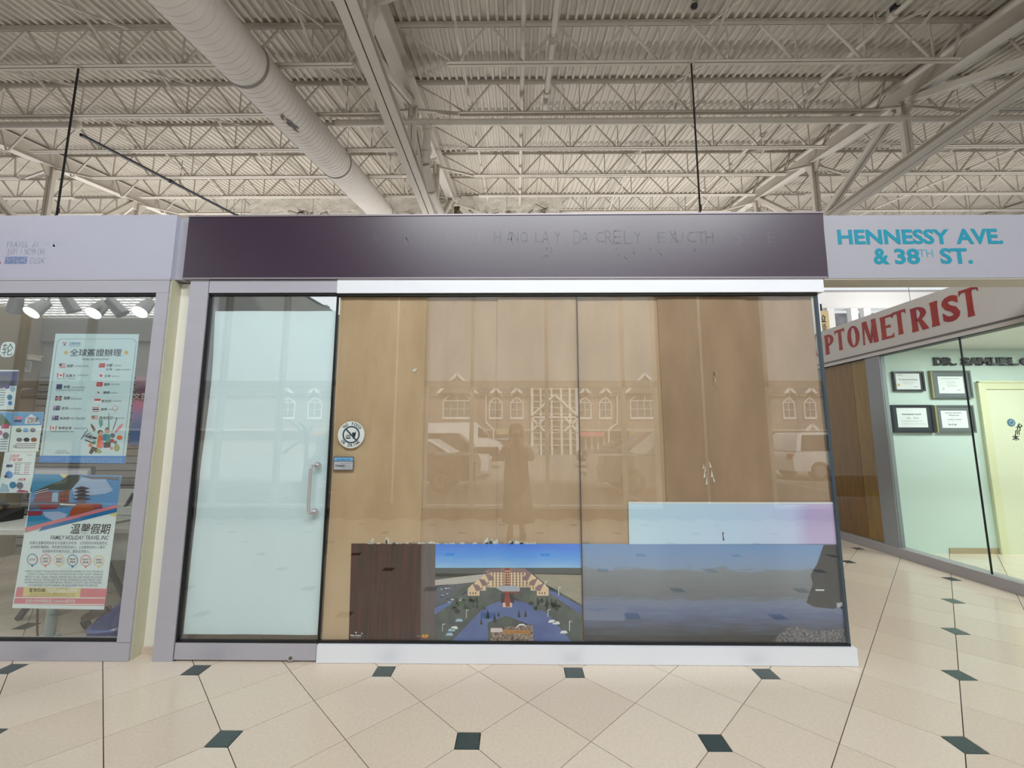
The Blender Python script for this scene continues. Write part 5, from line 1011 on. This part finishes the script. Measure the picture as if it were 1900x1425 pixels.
p.poly([(921, 1091), (930, 1086), (955, 1086), (965, 1091), (964, 1097), (932, 1097)], C('canopy_grey', (178, 184, 196)), 10); p.poly([(931, 1097), (964, 1097), (963, 1100), (932, 1100)], RB, 11); p.poly([(930, 1100), (953, 1100), (955, 1118), (929, 1118)], C('entry_dark', (70, 62, 72)), 10); p.poly([(938, 1100), (944, 1100), (948, 1118), (935, 1118)], RB, 11); p.rect(933, 1118, 950, 1126, LTAN, 11); p.rect(938, 1114, 946, 1125, RB, 12)
rt = random.Random(4)
TRE = [C('pine_dark', (44, 62, 58)), C('pine_mid', (62, 84, 70)), C('pine_light', (84, 104, 86))]
for k in range(46):
    s = rt.choice((-1, 1)); x = 942+s*rt.uniform(38, 100); y = 1104+abs(x-942)*.16+rt.uniform(-4, 16); r_ = rt.uniform(3, 6)
    if rt.random() < .4: p.poly([(x-r_*.5, y+r_), (x, y-r_*1.6), (x+r_*.5, y+r_)], rt.choice(TRE), 11)
    else: p.disc(x, y, r_, rt.choice(TRE), 11, r_*.8)
for x, y, r_ in ((905, 1138, 9), (963, 1138, 7), (975, 1137, 7), (918, 1146, 8), (893, 1152, 6), (925, 1138, 5)): p.poly([(x-r_*.45, y+r_), (x, y-r_), (x+r_*.45, y+r_)], TRE[0], 12)
for k in range(20): x = rt.uniform(810, 862); y = rt.uniform(1090, 1118); p.rect(x, y, x+4.5, y+1.6, rt.choice((white, paleblue, grey, deepblue)), 6)
for x, y in ((843, 1164), (834, 1176), (1032, 1155), (1046, 1172), (1024, 1152), (852, 1150), (838, 1168)): p.poly([(x-7, y+2), (x-4, y-2), (x+4, y-2.6), (x+7, y+1), (x+6, y+3), (x-6, y+3)], rt.choice((sky, paleblue, white)), 8)
for x, y, h_ in ((865, 1131, 16), (821, 1157, 14), (1016, 1130, 14), (1056, 1152, 18), (1036, 1089, 16), (1011, 1078, 12)): p.rect(x, y, x+1, y+h_, white, 12); p.rect(x, y, x+5, y+1.2, white, 12)
# the sign and rock bed at the poster's bottom edge
p.poly([(910, 1164), (930, 1163), (988, 1158), (990, 1188.5), (910, 1188.5)], mat('rock_print', (176, 156, 140), .4, var=.65, scale=70, rgb2=(84, 70, 70)), 12); p.rect(910.5, 1165, 932, 1172, C('sign_white', (226, 214, 212)), 13); p.rect(934, 1169, 984, 1175, C('sign_amber', (214, 150, 84)), 13); p.text('GREAT BLUE HERON CASINO', 935, 1170, 983, 1174, brown, 14, .01); p.poly([(955, 1165), (964, 1157), (972, 1157), (978, 1163), (972, 1160), (965, 1160)], white, 13)
p.text('PlaySmart', 665, 1176.5, 671, 1180, white, 14, .03) if False else p.text('Play Smart', 651, 1176.8, 671, 1180.5, white, 14, .035); p.text('for gambling facts', 651, 1181.8, 671, 1183.4, white, 14); p.disc(661, 1173, 1.4, white, 14); p.disc(672, 1174.5, 1.1, white, 14); p.rect(674.5, 1177.5, 675.3, 1186, grey, 14); p.text('ResponsibleGambling', 677, 1178.5, 689, 1180.3, grey, 14)
p.text('Only at', 774, 1178.6, 780.5, 1180.5, white, 14); p.disc(785.2, 1179, 2.6, gold, 14); p.disc(789, 1179, 2.6, gold, 14); p.disc(792.8, 1179, 2.6, gold, 14); p.disc(789, 1179, 1.2, orange, 15); p.rect(784.5, 1181.2, 793.5, 1183.6, orange, 15)
p.done()
# torn strip of white paper along the poster's top edge
b = MB()
for k in range(70):
    x = rt.uniform(676, 1000); y = 1008.5-abs(rt.gauss(0, 2.2))*(2.2 if 890 < x < 960 or x < 720 else .9); a = onY(x, 1009.5, YL-.0006); e = onY(x+rt.uniform(2, 9), y, YL-.0006)
    b.prism([(a.x, a.y, a.z), (e.x, a.y, a.z+.001), (e.x-.004, a.y, e.z), ((a.x+e.x)/2-.01, a.y, (a.z+e.z)/2+.004)], (0, .0003, 0))
tag(b.build('torn_tape', mat('torn_white_tape', (222, 222, 214), .6), kind='stuff'), 'ragged white tape remains along the poster top edge', 'tape')
# second poster: grey shore, with reflection haze put into its print colours
PS = thing('shore_poster', 'wide grey blue shore poster with reflection haze in its print, right of the hotel poster', 'poster', onY(1325, 1100, YL)); z0_ = PS.location.z
C5 = [onY(1079.5, 1009, YL), onY(1551.5, 1010.5, YL), onY(1570, 1193, YL), onY(1081, 1191, YL)]
MB().prism(C5, (0, .0006, 0)).build('sheet', ramp_mat('hazed_shore_print', 2, [(0, (30, 32, 44)), (.12, (70, 78, 100)), (.30, (108, 124, 166)), (.40, (130, 142, 174)), (.46, (120, 124, 134)), (.72, (142, 148, 158)), (.76, (146, 170, 206)), (1, (128, 166, 218))], onY(1300, 1192, YL).z-z0_, onY(1300, 1010, YL).z-z0_, .35, .26, 5, (1, 1, 8)), PS)
p = Print(PS, YL)
DK = mat('dark_headland_print', (46, 50, 62), .4, var=.4, scale=12); p.poly([(1528, 1011), (1551.5, 1011), (1562.5, 1118), (1548, 1130), (1510, 1126), (1496, 1118), (1508, 1084), (1504, 1066), (1516, 1046)], DK, 2)
RK = mat('pebble_print', (146, 142, 152), .4, var=.75, scale=60, rgb2=(44, 46, 58)); p.poly([(1462, 1164), (1480, 1162), (1508, 1172), (1566, 1166), (1569.5, 1192), (1430, 1191)], RK, 2)
p.poly([(1081, 1178), (1250, 1181), (1440, 1178), (1440, 1192), (1081, 1191)], C('dark_water', (44, 46, 56)), 2); p.rect(1513, 1093.5, 1529, 1096, white, 3); p.poly([(1552, 1119), (1564, 1117), (1564.6, 1126), (1553, 1127)], C('pale_car', (196, 200, 206)), 3); p.disc(1562, 1127, 3.2, black, 4)
for k in range(26): x = rt.uniform(1090, 1500); y = rt.uniform(1058, 1140); p.poly([(x, y), (x+rt.uniform(10, 40), y+rt.uniform(-2, 2)), (x+rt.uniform(8, 30), y+1.2)], C('pale_foam', (134, 142, 158)), 2)
p.poly([(1079.8, 1128), (1110, 1136), (1160, 1124), (1158, 1152), (1080.6, 1150)], C('snow_pale', (124, 136, 168)), 2)
p.done()
# pale strip above it
PB = thing('pale_blue_strip', 'pale blue to lavender printed strip above the shore poster', 'poster', onY(1357, 971, YL-.0005)); xc = PB.location.x
MB().prism([onY(1166, 932, YL-.0005), onY(1545.5, 931.5, YL-.0005), onY(1552, 1009.5, YL-.0005), onY(1167.5, 1009.5, YL-.0005)], (0, .0005, 0)).build('sheet', ramp_mat('blue_lavender_print', 0, [(0, (214, 238, 255)), (.5, (208, 230, 255)), (.8, (214, 222, 255)), (.87, (206, 190, 234)), (1, (214, 192, 232))], onY(1166, 970, YL).x-xc, onY(1550, 970, YL).x-xc, .4, .12, 2, (1, 1, 3)), PB)
p = Print(PB, YL-.0005); p.poly([(1340, 988), (1343, 987), (1342, 993), (1344, 1003), (1341, 1003), (1341, 996)], C('dark_rust', (86, 50, 52)), 2); p.rect(1166, 932, 1545.5, 934.5, white, 2); p.done()
# inside the empty unit: low ceiling and back partition so that only shade shows above the film
tag(MB().box(-2.42, 2.2, Yg+3.2, Yg+3.3, 0, 3.1).build('wall_vacant_back', GW), kind='structure'); e0, e1 = onZ(540, 550, 3.1), onZ(612, 581, 3.1)
tag(MB().prism([(-2.6, Yg+.14, 3.1), (e0.x+(Yg+.14-e0.y)*(e1.x-e0.x)/(e1.y-e0.y), Yg+.14, 3.1), e0, e1, (e1.x, Yg+3.3, 3.1), (-2.6, Yg+3.3, 3.1)], (0, 0, .06)).build('ceiling_vacant', mat('grey_blue_soffit', (150, 156, 164), .7)), kind='structure')
tag(MB().box(-2.6, -2.43, Yg+.21, Yg+3.2, 0, 3.1).build('wall_vacant_left', GW), kind='structure')
# ================================================================== behind the camera, seen in the shop glass: the window wall
YW = -2.2; PW = 2*Y0-YW
def wx(px, py=800): return refl(px, py, PW).x
def wz(py, px=950): return refl(px, py, PW).z
MULL = mat('white_mullion', (232, 232, 228), .4); PIER = mat('dark_brown_pier', (62, 52, 46), .7)
w5 = struct('window_5'); zt0, zt1 = wz(719), wz(707); zsill = wz(937); zr_w = zr(YW)-.05
pl0, pl1, pr0, pr1 = wx(622), wx(787), wx(1215, 650), wx(1424)
mul = [wx(875), wx(1015), wx(1158)]
XA, XB = -20, 20
lm = [wx(517)]+[wx(405)-1.4*k for k in range(9)]; rm = [wx(1424)+1.75+1.5*k for k in range(9)]
for x in mul+lm+rm: MB().box(x-.035, x+.035, YW-.08, YW+.06, zsill, 4.4 if x < pl0 else zr_w).build('mullion', MULL, w5)
for x in (pl1+.03, pr0-.03, pr1+.03, pl0-.03): MB().box(x-.03, x+.03, YW-.08, YW+.06, zsill, zr_w if x > -2.5 else 4.4).build('mullion', MULL, w5)
for a, b in ((XA, pl0), (pl1, pr0), (pr1, XB)):
    MB().box(a, b, YW-.08, YW+.06, zt0, zt1).build('transom', MULL, w5); MB().box(a, b, YW-.1, YW+.1, zsill-.05, zsill).build('sill', MULL, w5); MB().box(a, b, YW-.1, YW+.06, 0, zsill-.05).build('knee_wall', PIER, w5)
    MB().box(a, b, YW-.08, YW+.06, 4.42, 4.58).build('transom', MULL, w5)
    MB().box(a, b, YW-.01, YW, zsill, zt0).build('pane', PANE, w5); MB().box(a, b, YW-.01, YW, zt1, 4.42).build('pane', PANE, w5)
    if a > -3: MB().box(a, b, YW-.01, YW, 4.58, zr_w).build('pane', PANE, w5)
wf = struct('wall_front'); MB().box(pl0, pl1, YW-.15, YW+.02, 0, zr_w).build('pier', PIER, wf); MB().box(pr0, pr1, YW-.15, YW+.02, 0, zr_w).build('pier', PIER, wf)
MB().box(XA, pl0, YW-.1, YW+.02, 4.6, zr_w).build('solid_upper_wall', PIER, wf)
for x, lab in ((wx(739, 640), 'slim white downpipe on the left brown pier'), (wx(1297, 640), 'slim white downpipe on the right brown pier')):
    tag(MB().cyl((x, YW+.06, .25), (x, YW+.06, zr_w), .022, 10).build('downpipe', WHITE, None, True), lab, 'pipe')
tag(MB().box(-24.2, -24, YW, 20, 0, 9).build('wall_far_left', GW), kind='structure'); tag(MB().box(27, 27.2, YW, 20, 0, 9).build('wall_far_right', GW), kind='structure')

# ================================================================== the photographer, mirrored as a dark figure
def skin(name, pts, edges, radii, m, parent, root=0, sub=2):
    me = bpy.data.meshes.new(name); off = wloc(parent); me.from_pydata([Vector(p)-off for p in pts], edges, []); o = bpy.data.objects.new(name, me); COL.objects.link(o)
    md = o.modifiers.new('s', 'SKIN'); md.use_smooth_shade = True
    for i, r in enumerate(radii): v = me.skin_vertices[0].data[i]; v.radius = (r, r) if not isinstance(r, tuple) else r; v.use_root = (i == root)
    sb = o.modifiers.new('b', 'SUBSURF'); sb.levels = sub; sb.render_levels = sub
    dg = bpy.context.evaluated_depsgraph_get(); dg.update(); m2 = bpy.data.meshes.new_from_object(o.evaluated_get(dg)); bpy.data.objects.remove(o)
    m2.materials.clear(); m2.materials.append(m); q = bpy.data.objects.new(name, m2); COL.objects.link(q); q.parent = parent; return q
PX = .0
pe = thing('person', 'standing person in a long dark coat holding a phone up with both hands', 'person', (PX, -.42, 0))
SKN = mat('skin', (196, 150, 126), .5); COAT = mat('dark_brown_coat', (52, 44, 42), .8, bump=.2, scale=20); HAIR = mat('black_hair', (26, 22, 22), .5); SHOE = mat('black_shoe', (24, 22, 22), .4)
pts = [(0, -.42, .96), (0, -.42, 1.12), (0, -.43, 1.27), (0, -.42, 1.38), (0, -.41, 1.45), (0, -.395, 1.52), (0, -.38, 1.60), (0, -.385, 1.66),
       (.16, -.42, 1.355), (.225, -.34, 1.17), (.12, -.17, 1.36), (.075, -.115, 1.42), (-.16, -.42, 1.355), (-.225, -.34, 1.17), (-.12, -.17, 1.36), (-.075, -.115, 1.42),
       (.085, -.42, .88), (.09, -.41, .48), (.09, -.43, .1), (.095, -.33, .045), (-.085, -.42, .88), (-.09, -.41, .48), (-.09, -.43, .1), (-.095, -.33, .045)]
eds = [(0, 1), (1, 2), (2, 3), (3, 4), (4, 5), (5, 6), (6, 7), (3, 8), (8, 9), (9, 10), (10, 11), (3, 12), (12, 13), (13, 14), (14, 15), (0, 16), (16, 17), (17, 18), (18, 19), (0, 20), (20, 21), (21, 22), (22, 23)]
rad = [.14, .125, .135, .10, .052, .07, .09, .07, .06, .046, .034, .028, .06, .046, .034, .028, .085, .06, .042, .035, .085, .06, .042, .035]
skin('body', pts, eds, rad, SKN, pe)
for s in (1, -1):                                        # each hand: palm, four fingers curled round the phone, thumb off the side
    ox, oy, oz = s*.072, -.1, 1.43
    hp = [(ox, oy, oz), (ox-s*.006, oy+.03, oz+.035)]; he = [(0, 1)]; hr = [.022, .026]
    for k, (dz, ln) in enumerate(((.055, .06), (.036, .068), (.016, .064), (-.004, .05))):
        b0 = len(hp); hp += [(ox-s*.012, oy+.045, oz+dz), (ox-s*.022, oy+.066, oz+dz+.006), (ox-s*(.022+ln*.55), oy+.072, oz+dz+.008)]; he += [(1, b0), (b0, b0+1), (b0+1, b0+2)]; hr += [.0095, .0085, .0075]
    b0 = len(hp); hp += [(ox-s*.02, oy+.012, oz+.03), (ox-s*.038, oy+.022, oz+.06), (ox-s*.045, oy+.036, oz+.08)]; he += [(0, b0), (b0, b0+1), (b0+1, b0+2)]; hr += [.012, .0105, .009]
    skin('hand', hp, he, hr, SKN, pe, 0, 1)
# coat: torso and skirt, sleeves
def ring(cy, z, rx, ry, cx=0, n=22): return [(cx+rx*math.cos(2*math.pi*i/n), cy+ry*math.sin(2*math.pi*i/n)*(1+.05*math.sin(5*2*math.pi*i/n)), z) for i in range(n)]
ct = MB().loft([ring(-.42, .24, .245, .19, .03), ring(-.42, .45, .225, .18, .025), ring(-.42, .75, .205, .165, .015), ring(-.42, .95, .19, .15), ring(-.42, 1.1, .175, .14), ring(-.425, 1.25, .185, .14), ring(-.42, 1.34, .185, .12), ring(-.42, 1.395, .13, .1), ring(-.415, 1.43, .075, .075), ring(-.41, 1.46, .07, .07)])
ct.build('coat', COAT, pe, True)
for s in (1, -1): skin('sleeve', [(s*.13, -.42, 1.34), (s*.19, -.4, 1.28), (s*.232, -.335, 1.165), (s*.175, -.25, 1.27), (s*.105, -.155, 1.375)], [(0, 1), (1, 2), (2, 3), (3, 4)], [.08, .072, .06, .052, .046], COAT, pe, 0, 1)
hr_ = MB().loft([ring(-.44, 1.24, .10, .05), ring(-.445, 1.36, .125, .075), ring(-.44, 1.48, .118, .10), ring(-.43, 1.58, .115, .112), ring(-.42, 1.66, .105, .11), ring(-.415, 1.70, .075, .08), ring(-.415, 1.715, .03, .03)]); hr_.build('hair', HAIR, pe, True)
for s in (1, -1): MB().ball((s*.032, -.292, 1.605), .014, .008, .008).build('eye', mat('dark_eye', (30, 26, 26), .3), pe, True); MB().loft([ring(-.40, .0, .052, .12, s*.095), ring(-.40, .05, .05, .115, s*.095), ring(-.43, .09, .045, .06, s*.095)]).build('shoe', SHOE, pe, True)
MB().ball((0, -.288, 1.575), .014, .02, .022).build('nose', SKN, pe, True); MB().ball((0, -.297, 1.54), .024, .008, .007).build('mouth', mat('lips', (150, 80, 80), .5), pe, True)
ph = thing('phone', 'black phone held upright in front of the face by both hands', 'phone', (0, -.03, 1.40)); MB().box(-.040, .040, -.036, -.028, 1.40, 1.555).build('case', DARK, ph); MB().box(-.036, .036, -.0375, -.036, 1.405, 1.55).build('screen', mat('phone_screen', (60, 64, 70), .15), ph)
for z in (1.5, 1.525): MB().cyl((.022, -.028, z), (.022, -.0265, z), .008, 14).build('camera_lens', CHROME, ph)

# ================================================================== outdoors: parking lot, cars, the shops opposite
ASPH = mat('pale_worn_asphalt', (164, 160, 154), .85, var=.15, scale=2); gr = struct('ground'); MB().box(-70, 70, -75, YW-1.6, -.1, -.02).build('asphalt', ASPH, gr); MB().box(-40, 40, YW-1.6, YW-.16, -.1, -.004).build('pavement', mat('pale_concrete', (176, 172, 166), .85), gr)
for x in range(-24, 25, 3): MB().box(x-.05, x+.05, -8.5, -4.2, -.02, -.017).build('bay_line', WHITE, gr)
PF = 36.5; YF_ = 2*Y0-PF
SID = mat('grey_brown_siding', (146, 136, 130), .8, var=.08, scale=2, stretch=(1, 1, 12)); TRIM = mat('white_trim', (240, 240, 238), .5); SG = mat('dim_window_glass', (104, 110, 116), .15)
bd = thing('shop_building', 'two storey grey brown shopping block with white gable windows across the lot', 'building', (0, YF_, 0))
def fbx(mb, x0, y0, x1, y1, d0, d1): a = refl(x0, y1, PF); b = refl(x1, y0, PF); return mb.box(min(a.x, b.x), max(a.x, b.x), YF_+d0, YF_+d1, a.z, b.z)
def fpt(px, py, d): p = refl(px, py, PF); return Vector((p.x, YF_+d, p.z))
ze, zmid = fpt(950, 731, 0).z, fpt(950, 797, 0).z
MB().box(-45, 45, YF_-8, YF_, zmid, ze).build('upper_wall', SID, bd); MB().box(-45, 45, YF_-8, YF_-.6, -.02, zmid).build('lower_wall', mat('beige_shop_wall', (168, 154, 140), .8), bd); MB().box(-45, 45, YF_-.6, YF_+.25, zmid-.12, zmid+.05).build('canopy_edge', mat('pale_canopy', (190, 182, 174), .6), bd)
MB().prism([(-45, YF_+.4, ze), (-45, YF_-8, ze), (-45, YF_-4, ze+1.6)], (90, 0, 0)).build('roof', mat('dark_shingle_roof', (88, 86, 90), .9), bd); MB().box(-45, 45, YF_-.02, YF_+.12, ze-.12, ze+.1).build('eave_board', TRIM, bd)
def gable_window(cx, half, ys, yt, yp, cols, tri):
    f = MB(); w = .09
    a, b = fpt(cx-half, yt, 0), fpt(cx+half, ys, 0); pk_ = fpt(cx, yp, 0)
    f.box(a.x-w, b.x+w, YF_, YF_+.1, b.z-w*2, b.z); f.box(a.x-w, a.x, YF_, YF_+.1, b.z, a.z); f.box(b.x, b.x+w, YF_, YF_+.1, b.z, a.z); f.box(a.x-w, b.x+w, YF_, YF_+.1, a.z-w*.4, a.z+w*.4)
    f.bar((a.x-w/2, YF_+.05, a.z), (pk_.x, YF_+.05, pk_.z), w, .1, (0, 1, 0)); f.bar((b.x+w/2, YF_+.05, a.z), (pk_.x, YF_+.05, pk_.z), w, .1, (0, 1, 0)); f.box(pk_.x-w*.3, pk_.x+w*.3, YF_, YF_+.09, a.z, pk_.z)
    for k in range(1, cols): x = a.x+(b.x-a.x)*k/cols; f.box(x-.02, x+.02, YF_+.02, YF_+.08, b.z, a.z)
    f.box(a.x, b.x, YF_+.02, YF_+.07, (a.z+b.z)/2-.02, (a.z+b.z)/2+.02)
    o = f.build('window', TRIM, bd); MB().prism([(a.x, YF_+.005, b.z), (b.x, YF_+.005, b.z), (b.x, YF_+.005, a.z), (pk_.x, YF_+.005, pk_.z), (a.x, YF_+.005, a.z)], (0, .02, 0)).build('pane', SG, o)
def little_gable(cx, half, yb, yp):
    f = MB(); w = .22
    for s in (-1, 1): f.bar(fpt(cx+s*half, yb, .2), fpt(cx, yp, .2), w, .12, (0, 1, 0))
    f.build('gable_trim', TRIM, bd); MB().prism([fpt(cx-half, yb, 0), fpt(cx+half, yb, 0), fpt(cx, yp, 0)], (0, .12, 0)).build('gable_face', SID, bd)
for cx in (535, 585, 920, 959, 1085, 1123, 1463, 1502, 760, 1300, 1345, 700): gable_window(cx, 10.5, 774, 747, 737, 2, True); little_gable(cx, 13, 734, 721)
for cx in (849, 1195, 640, 1395): gable_window(cx, 25, 774, 744, 719, 4, True)
for cx in (849, 1195): little_gable(cx, 40, 734, 694)
for a in ((902, 733, 902, 784, 916, 797), (1144, 735, 1144, 786, 1128, 797)): MB().tube([fpt(a[0], a[1], .2), fpt(a[2], a[3], .2), fpt(a[4], a[5], .35), fpt(a[4], 842, .35)], .06, 8).build('downpipe', TRIM, bd, True)
gt = MB(); x0, x1 = 985, 1072
fbx(gt, 985, 715, 989, 845, .1, .5); fbx(gt, 1068, 715, 1072, 845, .1, .5); fbx(gt, 1002, 715, 1004, 845, .1, .4); fbx(gt, 1022, 715, 1024, 845, .1, .4); fbx(gt, 1040, 715, 1042, 845, .1, .4); fbx(gt, 1056, 715, 1058, 845, .1, .4)
for k in range(10): fbx(gt, 985, 722+k*11.5, 1072, 723+k*11.5, .1, .35)
fbx(gt, 985, 773, 1072, 776, .1, .5)
for a, b in (((986, 772), (1028, 733)), ((1028, 733), (1071, 772)), ((986, 800), (1010, 776)), ((986, 776), (1010, 800)), ((1048, 776), (1071, 802)), ((1071, 776), (1046, 800))): gt.bar(fpt(*a, .5), fpt(*b, .5), .17, .17, (0, 1, 0))
gt.build('entrance_lattice', TRIM, bd); fbx(MB(), 985, 715, 1072, 845, .0, .08).build('entrance_glass', SG, bd)
for a, m, nm_ in (((788, 796, 867, 804), mat('orange_banner', (196, 116, 70), .6), 'shop_banner'), ((921, 797, 943, 806), mat('cream_banner', (200, 186, 150), .6), 'shop_banner'), ((1075, 802, 1120, 809), mat('pink_banner', (222, 110, 128), .6), 'shop_banner'), ((1165, 800, 1222, 808), mat('tan_banner_2', (178, 150, 104), .6), 'shop_banner'), ((580, 800, 620, 808), mat('orange_banner', (196, 116, 70)), 'shop_banner')): fbx(MB(), *a, .1, .3).build(nm_, m, bd)
for cx, w in ((826, 38), (932, 10), (1100, 23), (1195, 24), (1480, 36), (600, 20)):
    f = MB()
    for k in range(5): x = cx-w+2*w*k/4; fbx(f, x-.8, 810, x+.8, 843, -.6, -.4)
    fbx(f, cx-w, 809, cx+w, 811, -.6, -.4); o = f.build('shop_window', TRIM, bd); fbx(MB(), cx-w, 810, cx+w, 843, -.6, -.55).build('pane', SG, o)
little_gable(1504, 11, 799, 788)

CGL = mat('dark_car_glass', (38, 44, 50), .08); TYRE = mat('tyre_rubber', (30, 30, 32), .7); RIM = mat('alloy_rim', (170, 172, 176), .35, .7); LIT = mat('head_lamp', (226, 230, 232), .15); TAIL = mat('tail_lamp', (170, 26, 26), .25)
def car(label, xa, xb, y, kind, m, face=1, group='cars in the parking lot'):
    """side-on car between xa and xb; y is its near side; face +1 points to +X."""
    L = xb-xa; W = 1.85
    prof = {'suv': ([(0, .32), (0, .78), (.03, .98), (.2, 1.02), (.98, 1.0), (1, .8), (1, .32)], [(.03, 1.0), (.07, 1.58), (.1, 1.68), (.55, 1.70), (.72, 1.04)]),
            'sedan': ([(0, .3), (0, .82), (.02, .92), (.24, .95), (.98, .82), (1, .62), (1, .3)], [(.13, .93), (.26, 1.38), (.34, 1.43), (.54, 1.42), (.72, .92)]),
            'van': ([(0, .36), (0, 1.2), (.0, 1.9), (.03, 2.45), (.66, 2.5), (.78, 1.9), (.84, 1.4), (.98, 1.15), (1, .8), (1, .36)], [(.70, 1.45), (.70, 2.2), (.74, 2.12), (.85, 1.45)])}[kind]
    tx = lambda u: xa+L*u if face > 0 else xb-L*u
    root = thing('parked_van' if kind == 'van' else 'parked_car', label, 'van' if kind == 'van' else 'car', ((xa+xb)/2, y-W/2, 0), group)
    def shell(pr, inset0, inset1, zref0, zref1):
        rings = []
        for s in (0, 1):
            r = []
            for u, z in pr:
                t = min(max((z-zref0)/(zref1-zref0), 0), 1); ins = inset0+(inset1-inset0)*t; r.append((tx(u), y-ins if s == 0 else y-W+ins, z))
            rings.append(r)
        return MB().loft(rings)
    top = max(z for _, z in prof[0])
    shell(prof[0], 0.0, .05 if kind != 'van' else .12, .5, top).build('body', m, root, True)
    if kind != 'van':
        shell(prof[1], .05, .22, prof[1][0][1], 1.7).build('roof', m, root, True)
        zb = prof[1][0][1]; zt_ = max(z for _, z in prof[1]); g = MB(); pr = prof[1]
        inner = [(pr[0][0]+.035, zb+.03), (pr[1][0]+.03, zt_-.12), (pr[3][0]-.01, zt_-.1), (pr[4][0]-.05, zb+.03)]
        for s in (0, 1): g.prism([(tx(u), (y-.04-.16*((z-zb)/(1.7-zb))) if s == 0 else (y-W+.04+.16*((z-zb)/(1.7-zb))), z) for u, z in inner], (0, .012 if s == 0 else -.012, 0))
        g.build('side_windows', CGL, root)
        g = MB(); zz = (zb+zt_)/2
        for u in (.36, .55): g.bar((tx(u), y-.02-.0, zb), (tx(u-.01), y-.17, zt_-.06), .05)
        g.build('window_pillars', m, root)
    else:
        g = MB().prism([(tx(u), y+.005, z) for u, z in ((.70, 1.5), (.70, 2.15), (.75, 2.05), (.835, 1.5))], (0, -.02, 0)); g.prism([(tx(.785), y-.15, 1.9), (tx(.845), y-.08, 1.42), (tx(.845), y-W+.08, 1.42), (tx(.785), y-W+.15, 1.9)], (.01*face, 0, .01)); g.build('side_windows', CGL, root)
        MB().box(min(tx(.1), tx(.66)), max(tx(.1), tx(.66)), y+.0, y+.008, 1.15, 1.17).build('side_moulding', m, root)
    for u in (.19, .80):
        for s in (0, 1):
            cy = y+.01 if s == 0 else y-W-.01; d = -.2 if s == 0 else .2; wh = MB().cyl((tx(u), cy, .33), (tx(u), cy+d, .33), .33, 24).build('wheel', TYRE, root, True)
            r = MB().cyl((0, 0, 0), (0, -.012 if s else .012, 0), .2, 20).build('rim', RIM, None, True); r.parent = wh; r.location = (tx(u)-root.location.x, cy-root.location.y, .33)
    for s in (0, 1): yy = y-.22 if s == 0 else y-W+.22; MB().box(*sorted((tx(.955), tx(1.004))), yy-.16, yy+.16, .62 if kind != 'van' else .85, .74 if kind != 'van' else 1.0).build('head_lamp', LIT, root); MB().box(*sorted((tx(-.004), tx(.03))), yy-.12, yy+.12, .72, .92).build('tail_lamp', TAIL, root)
    return root
CW = mat('white_car_paint', (232, 234, 236), .2); CB = mat('black_car_paint', (40, 42, 46), .15); CS = mat('silver_car_paint', (186, 190, 194), .25, .4); CG = mat('graphite_car_paint', (84, 84, 90), .2); CRD = mat('red_car_paint', (176, 40, 44), .25)
def park(label, px, base, side, kind, m, L, face):      # px is the mirrored end of the car, base its wheel line in the glass
    g = onZ(px, base, 0); path = g.y; x = g.x; xa, xb = (x-L, x) if side == 'R' else (x, x+L); car(label, xa, xb, 2*Y0-path, kind, m, face)
park('white high roofed van parked before the orange banner shop', 930, 853, 'R', 'van', CW, 5.2, 1)
park('graphite suv nearest the window at left', 881, 915, 'R', 'suv', CG, 4.6, 1)
park('white sedan parked just beyond the graphite suv', 906, 889, 'R', 'sedan', CW, 4.6, 1)
park('black suv parked between white sedan and white van', 925, 869, 'R', 'suv', CB, 4.6, 1)
park('white suv nearest the window right of the photographer', 1110, 918, 'L', 'suv', CW, 4.6, -1)
park('dark graphite suv beyond the near white suv', 1101, 886, 'L', 'suv', CG, 4.6, -1)
park('black sedan third row out right of the photographer', 1080, 868, 'L', 'sedan', CB, 4.5, -1)
park('white sedan far off by the tan banner shop', 1176, 848, 'L', 'sedan', CW, 4.2, -1)
park('silver sedan far off by the glass entrance', 999, 850, 'R', 'sedan', CS, 4.2, 1)
park('red sedan parked at the far right', 1442, 853, 'L', 'sedan', CRD, 4.4, 1)
park('white suv at far right in front of the red sedan', 1476, 892, 'L', 'suv', CW, 4.7, 1)
park('grey sedan at far right beside the white suv', 1440, 868, 'L', 'sedan', CS, 4.4, -1)
# a potted palm just outside the door-side bay
pp = refl(563, 905, 10.2); pt = thing('potted_palm', 'leafy palm in a round pot outside the window beside the left pier', 'plant', (pp.x, pp.y, 0))
MB().loft([ell(pp.x, pp.y, .0, .2, .2), ell(pp.x, pp.y, .4, .27, .27), ell(pp.x, pp.y, .44, .29, .29)]).build('pot', mat('terracotta_pot', (150, 104, 80), .7), pt, True); MB().tube([(pp.x, pp.y, .4), (pp.x+.03, pp.y, .9), (pp.x, pp.y, 1.5)], .05, 8).build('trunk', mat('palm_trunk', (110, 92, 70), .9), pt, True)
rp = random.Random(3)
for k in range(20):
    a = 2*math.pi*k/20+rp.uniform(-.2, .2); el = rp.uniform(.1, 1.3); ln = rp.uniform(.6, .95); b = MB(); c = Vector((pp.x, pp.y, rp.uniform(1.2, 1.5))); prev = None
    for q in range(7):
        t = q/6; r = ln*t; h_ = math.sin(el)*r*1.1-.55*t*t*ln; d = Vector((math.cos(a)*r*math.cos(el*.7), math.sin(a)*r*math.cos(el*.7), h_)); w = .05*math.sin(math.pi*(t*.9+.08)); n = Vector((-math.sin(a), math.cos(a), 0))*w
        if prev: b.add([prev[0]-prev[1], prev[0]+prev[1], c+d+n, c+d-n, prev[0]+Vector((0, 0, .004))], [(0, 1, 2, 3)])
        prev = (c+d, n)
    b.build('frond', mat('palm_green', (78, 104, 62), .6), pt)
